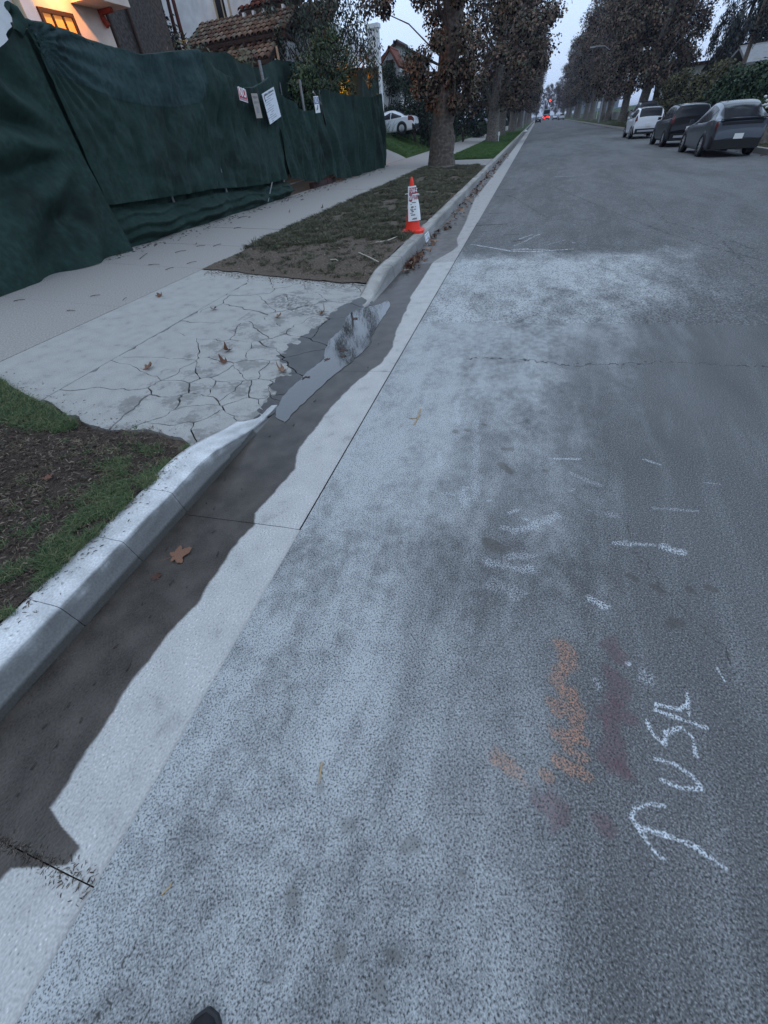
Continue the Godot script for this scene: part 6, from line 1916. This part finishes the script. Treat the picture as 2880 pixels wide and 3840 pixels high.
func build_litter() -> void:
	var r := RandomNumberGenerator.new()
	r.seed = 314
	var ms := []
	for i in 4: ms.append(leaf_mesh(40 + i, 0.25 + 0.5 * i))
	var lm := []
	for c in [[0.34, 0.17, 0.105], [0.25, 0.115, 0.07], [0.42, 0.26, 0.17], [0.13, 0.06, 0.04], [0.09, 0.045, 0.035]]:
		var m := tri_mat(lin(c[0], c[1], c[2]), M.fine, 4.0, 0.7)
		m.backlight = Color(0.12, 0.08, 0.05)
		lm.append(m)
	var drop := func(label: String, at: Vector3, size: float, kind: int, m: int, turn: float, tilt := 0.0, group := ""):
		var o := put("fallen_leaf", ms[kind], lm[m])
		o.transform = Transform3D(Basis.from_euler(Vector3(tilt, turn, tilt * 0.6)).scaled(Vector3.ONE * size), at)
		tag(o, label, "leaf", group)
	var g := gp(662, 2085, -0.03)
	drop.call("large dry sycamore leaf lying alone in the wet gutter", Vector3(g.x, -0.026, g.z), 0.105, 0, 0, -0.9)
	g = gp(585, 2165, -0.03)
	drop.call("sodden dark leaf scrap beside the large leaf in the gutter", Vector3(g.x, -0.034, g.z), 0.055, 1, 3, 0.4)
	for q in [[555, 1382, 0.085, 2, 0], [859, 1320, 0.08, 3, 0], [844, 1366, 0.065, 3, 1], [802, 1156, 0.075, 2, 2], [597, 1106, 0.075, 2, 1], [1044, 1193, 0.075, 2, 2], [1207, 1183, 0.09, 3, 2], [1065, 1398, 0.085, 3, 2]]:
		g = gp(q[0], q[1], 0.1)
		g.y = apron_y(g.x)
		g = gp(q[0], q[1], g.y)
		drop.call("curled dry brown leaf lying on the cracked driveway", Vector3(g.x, apron_y(g.x) + 0.012, g.z), q[2] * 1.35, q[3], q[4], r.randf() * TAU, 0.15, "leaves on the cracked driveway")
	for q in [[1225, 1347, 0.07, 1, 3], [1291, 1312, 0.09, 0, 4], [1330, 1194, 0.08, 1, 3], [1290, 1335, 0.06, 0, 4], [1140, 1415, 0.07, 0, 4], [1300, 1260, 0.05, 0, 4]]:
		g = gp(q[0], q[1], -0.02)
		drop.call("sodden dark leaf in the puddle", Vector3(g.x, maxf(apron_y(g.x), gutter_y(g.x)) + 0.009, g.z), q[2], q[3], q[4], r.randf() * TAU, 0.0, "sodden leaves in the puddle")
	g = gp(181, 1793, 0.2)
	drop.call("small reddish leaf on the dark mulch bed", Vector3(g.x, left_y(g.x) + 0.03, g.z), 0.06, 1, 1, 1.0)
	# drift along the far gutter
	for i in 230:
		var z := -8.2 - pow(r.randf(), 1.25) * 30.0
		if r.randf() < 0.12: z = -7.6 - r.randf() * 1.2
		var x := KX + 0.05 + absf(r.randfn(0.0, 0.16 if z < -9.0 else 0.1))
		if x > -1.4: continue
		drop.call("dry brown leaf in the drift along the kerb beyond the driveway", Vector3(x, gutter_y(x) + 0.015 + maxf(0.0, 0.05 - (x - KX) * 0.2) * r.randf(), z), r.randf_range(0.06, 0.13), r.randi() % 4, [0, 1, 1, 3, 2][r.randi() % 5], r.randf() * TAU, r.randf_range(-0.5, 0.5), "leaves drifted along the kerb")
	# a few on verge, pavement and road
	for i in 34:
		var z := r.randf_range(-26.0, -7.5); var x := r.randf_range(-7.6, -2.5)
		drop.call("dry brown leaf on the pavement along the screened fence" if x < -5.5 else "dry brown leaf on the weedy verge behind the cone", Vector3(x, left_y(x) + 0.03, z), r.randf_range(0.04, 0.08), 1 + r.randi() % 3, [0, 1, 3][r.randi() % 3], r.randf() * TAU, 0.2, "leaves on the pavement" if x < -5.5 else "leaves on the verge")
	# twigs
	var twig := func(label: String, pts: Array, rad: float, m: Material, group := ""):
		var s := st()
		var rr := []
		for i in pts.size(): rr.append(rad * (1.0 - 0.5 * i / pts.size()))
		tube(s, pts, rr, 6, 0.3, 2)
		var o := put("twig", done(s), m)
		tag(o, label, "twig", group)
	var dark := mat(lin(0.05, 0.04, 0.035), 0.9)
	var pale := mat(lin(0.5, 0.45, 0.38), 0.9)
	for q in [[340, 1112, 375, 1105, 0.004], [65, 1148, 105, 1140, 0.004], [455, 1115, 470, 1105, 0.003], [250, 1162, 280, 1160, 0.004], [620, 1010, 650, 1000, 0.004], [560, 1000, 600, 995, 0.004], [700, 985, 735, 975, 0.004], [530, 985, 560, 965, 0.004], [660, 955, 700, 945, 0.004], [740, 930, 770, 925, 0.004], [880, 865, 905, 860, 0.005], [1130, 760, 1140, 757, 0.008], [1165, 712, 1172, 710, 0.012], [1205, 703, 1212, 701, 0.012], [800, 925, 830, 915, 0.004], [900, 832, 930, 825, 0.005]]:
		var a := gp(q[0], q[1], 0.34); var b := gp(q[2], q[3], 0.34)
		a.y = left_y(a.x) + 0.012; b.y = left_y(b.x) + 0.012
		twig.call("small dark twig lying on the pale pavement", [a, a.lerp(b, 0.5) + Vector3(0.02, 0.01, 0.02), b], q[4] * 1.3, dark, "twigs on the pavement")
	for q in [[1346, 952, 1390, 968, 1419, 980, 0.012], [1409, 913, 1450, 905, 1505, 880, 0.012], [1240, 982, 1260, 980, 1268, 984, 0.01]]:
		var pts := []
		for i in 3:
			var p := gp(q[i * 2], q[i * 2 + 1], 0.17)
			pts.append(Vector3(p.x, left_y(p.x) + 0.02, p.z))
		twig.call("bleached stick lying on the bare earth by the cone", pts, q[6], pale, "bleached sticks on the bare earth")
	var straw := mat(lin(0.42, 0.3, 0.16), 0.8)
	for q in [[[1208, 2860, 1202, 2900, 1198, 2938], 0.004, "straw coloured splinter on the dusty asphalt"], [[610, 3355, 640, 3325, 648, 3305], 0.003, "thin brown stem on the dusty asphalt near the gutter"], [[1578, 1535, 1568, 1568, 1552, 1595], 0.005, "orange-brown frayed stem on the pale dusted road"], [[1535, 1571, 1560, 1570, 1580, 1558], 0.004, "short orange stem crossing the frayed stem"]]:
		var pts := []
		for i in 3:
			var p := gp(q[0][i * 2], q[0][i * 2 + 1], 0.0)
			pts.append(Vector3(p.x, 0.006, p.z))
		twig.call(q[2], pts, q[1], straw)
	for q in [[815, 2075], [800, 1990], [770, 1880], [840, 1790], [560, 2310], [430, 2420], [530, 2260], [640, 2180], [350, 2560], [620, 2050], [800, 1900], [300, 2700], [210, 2790], [480, 2500], [700, 2200], [905, 1830], [1010, 1630], [1100, 1590], [1180, 1500], [1380, 1380], [1420, 1290], [250, 2640], [120, 2870], [60, 2980], [160, 2720]]:
		var a: Vector3 = gp(q[0], q[1], -0.02)
		a.y = gutter_y(a.x) + 0.004
		var d := Vector3(r.randf_range(-0.5, 0.3), 0, -1).normalized() * r.randf_range(0.005, 0.022)
		twig.call("dark speck of bark lying in the wet gutter", [a - d, a + Vector3(0.003, 0.002, 0), a + d], 0.0026, dark, "bark specks in the wet gutter")
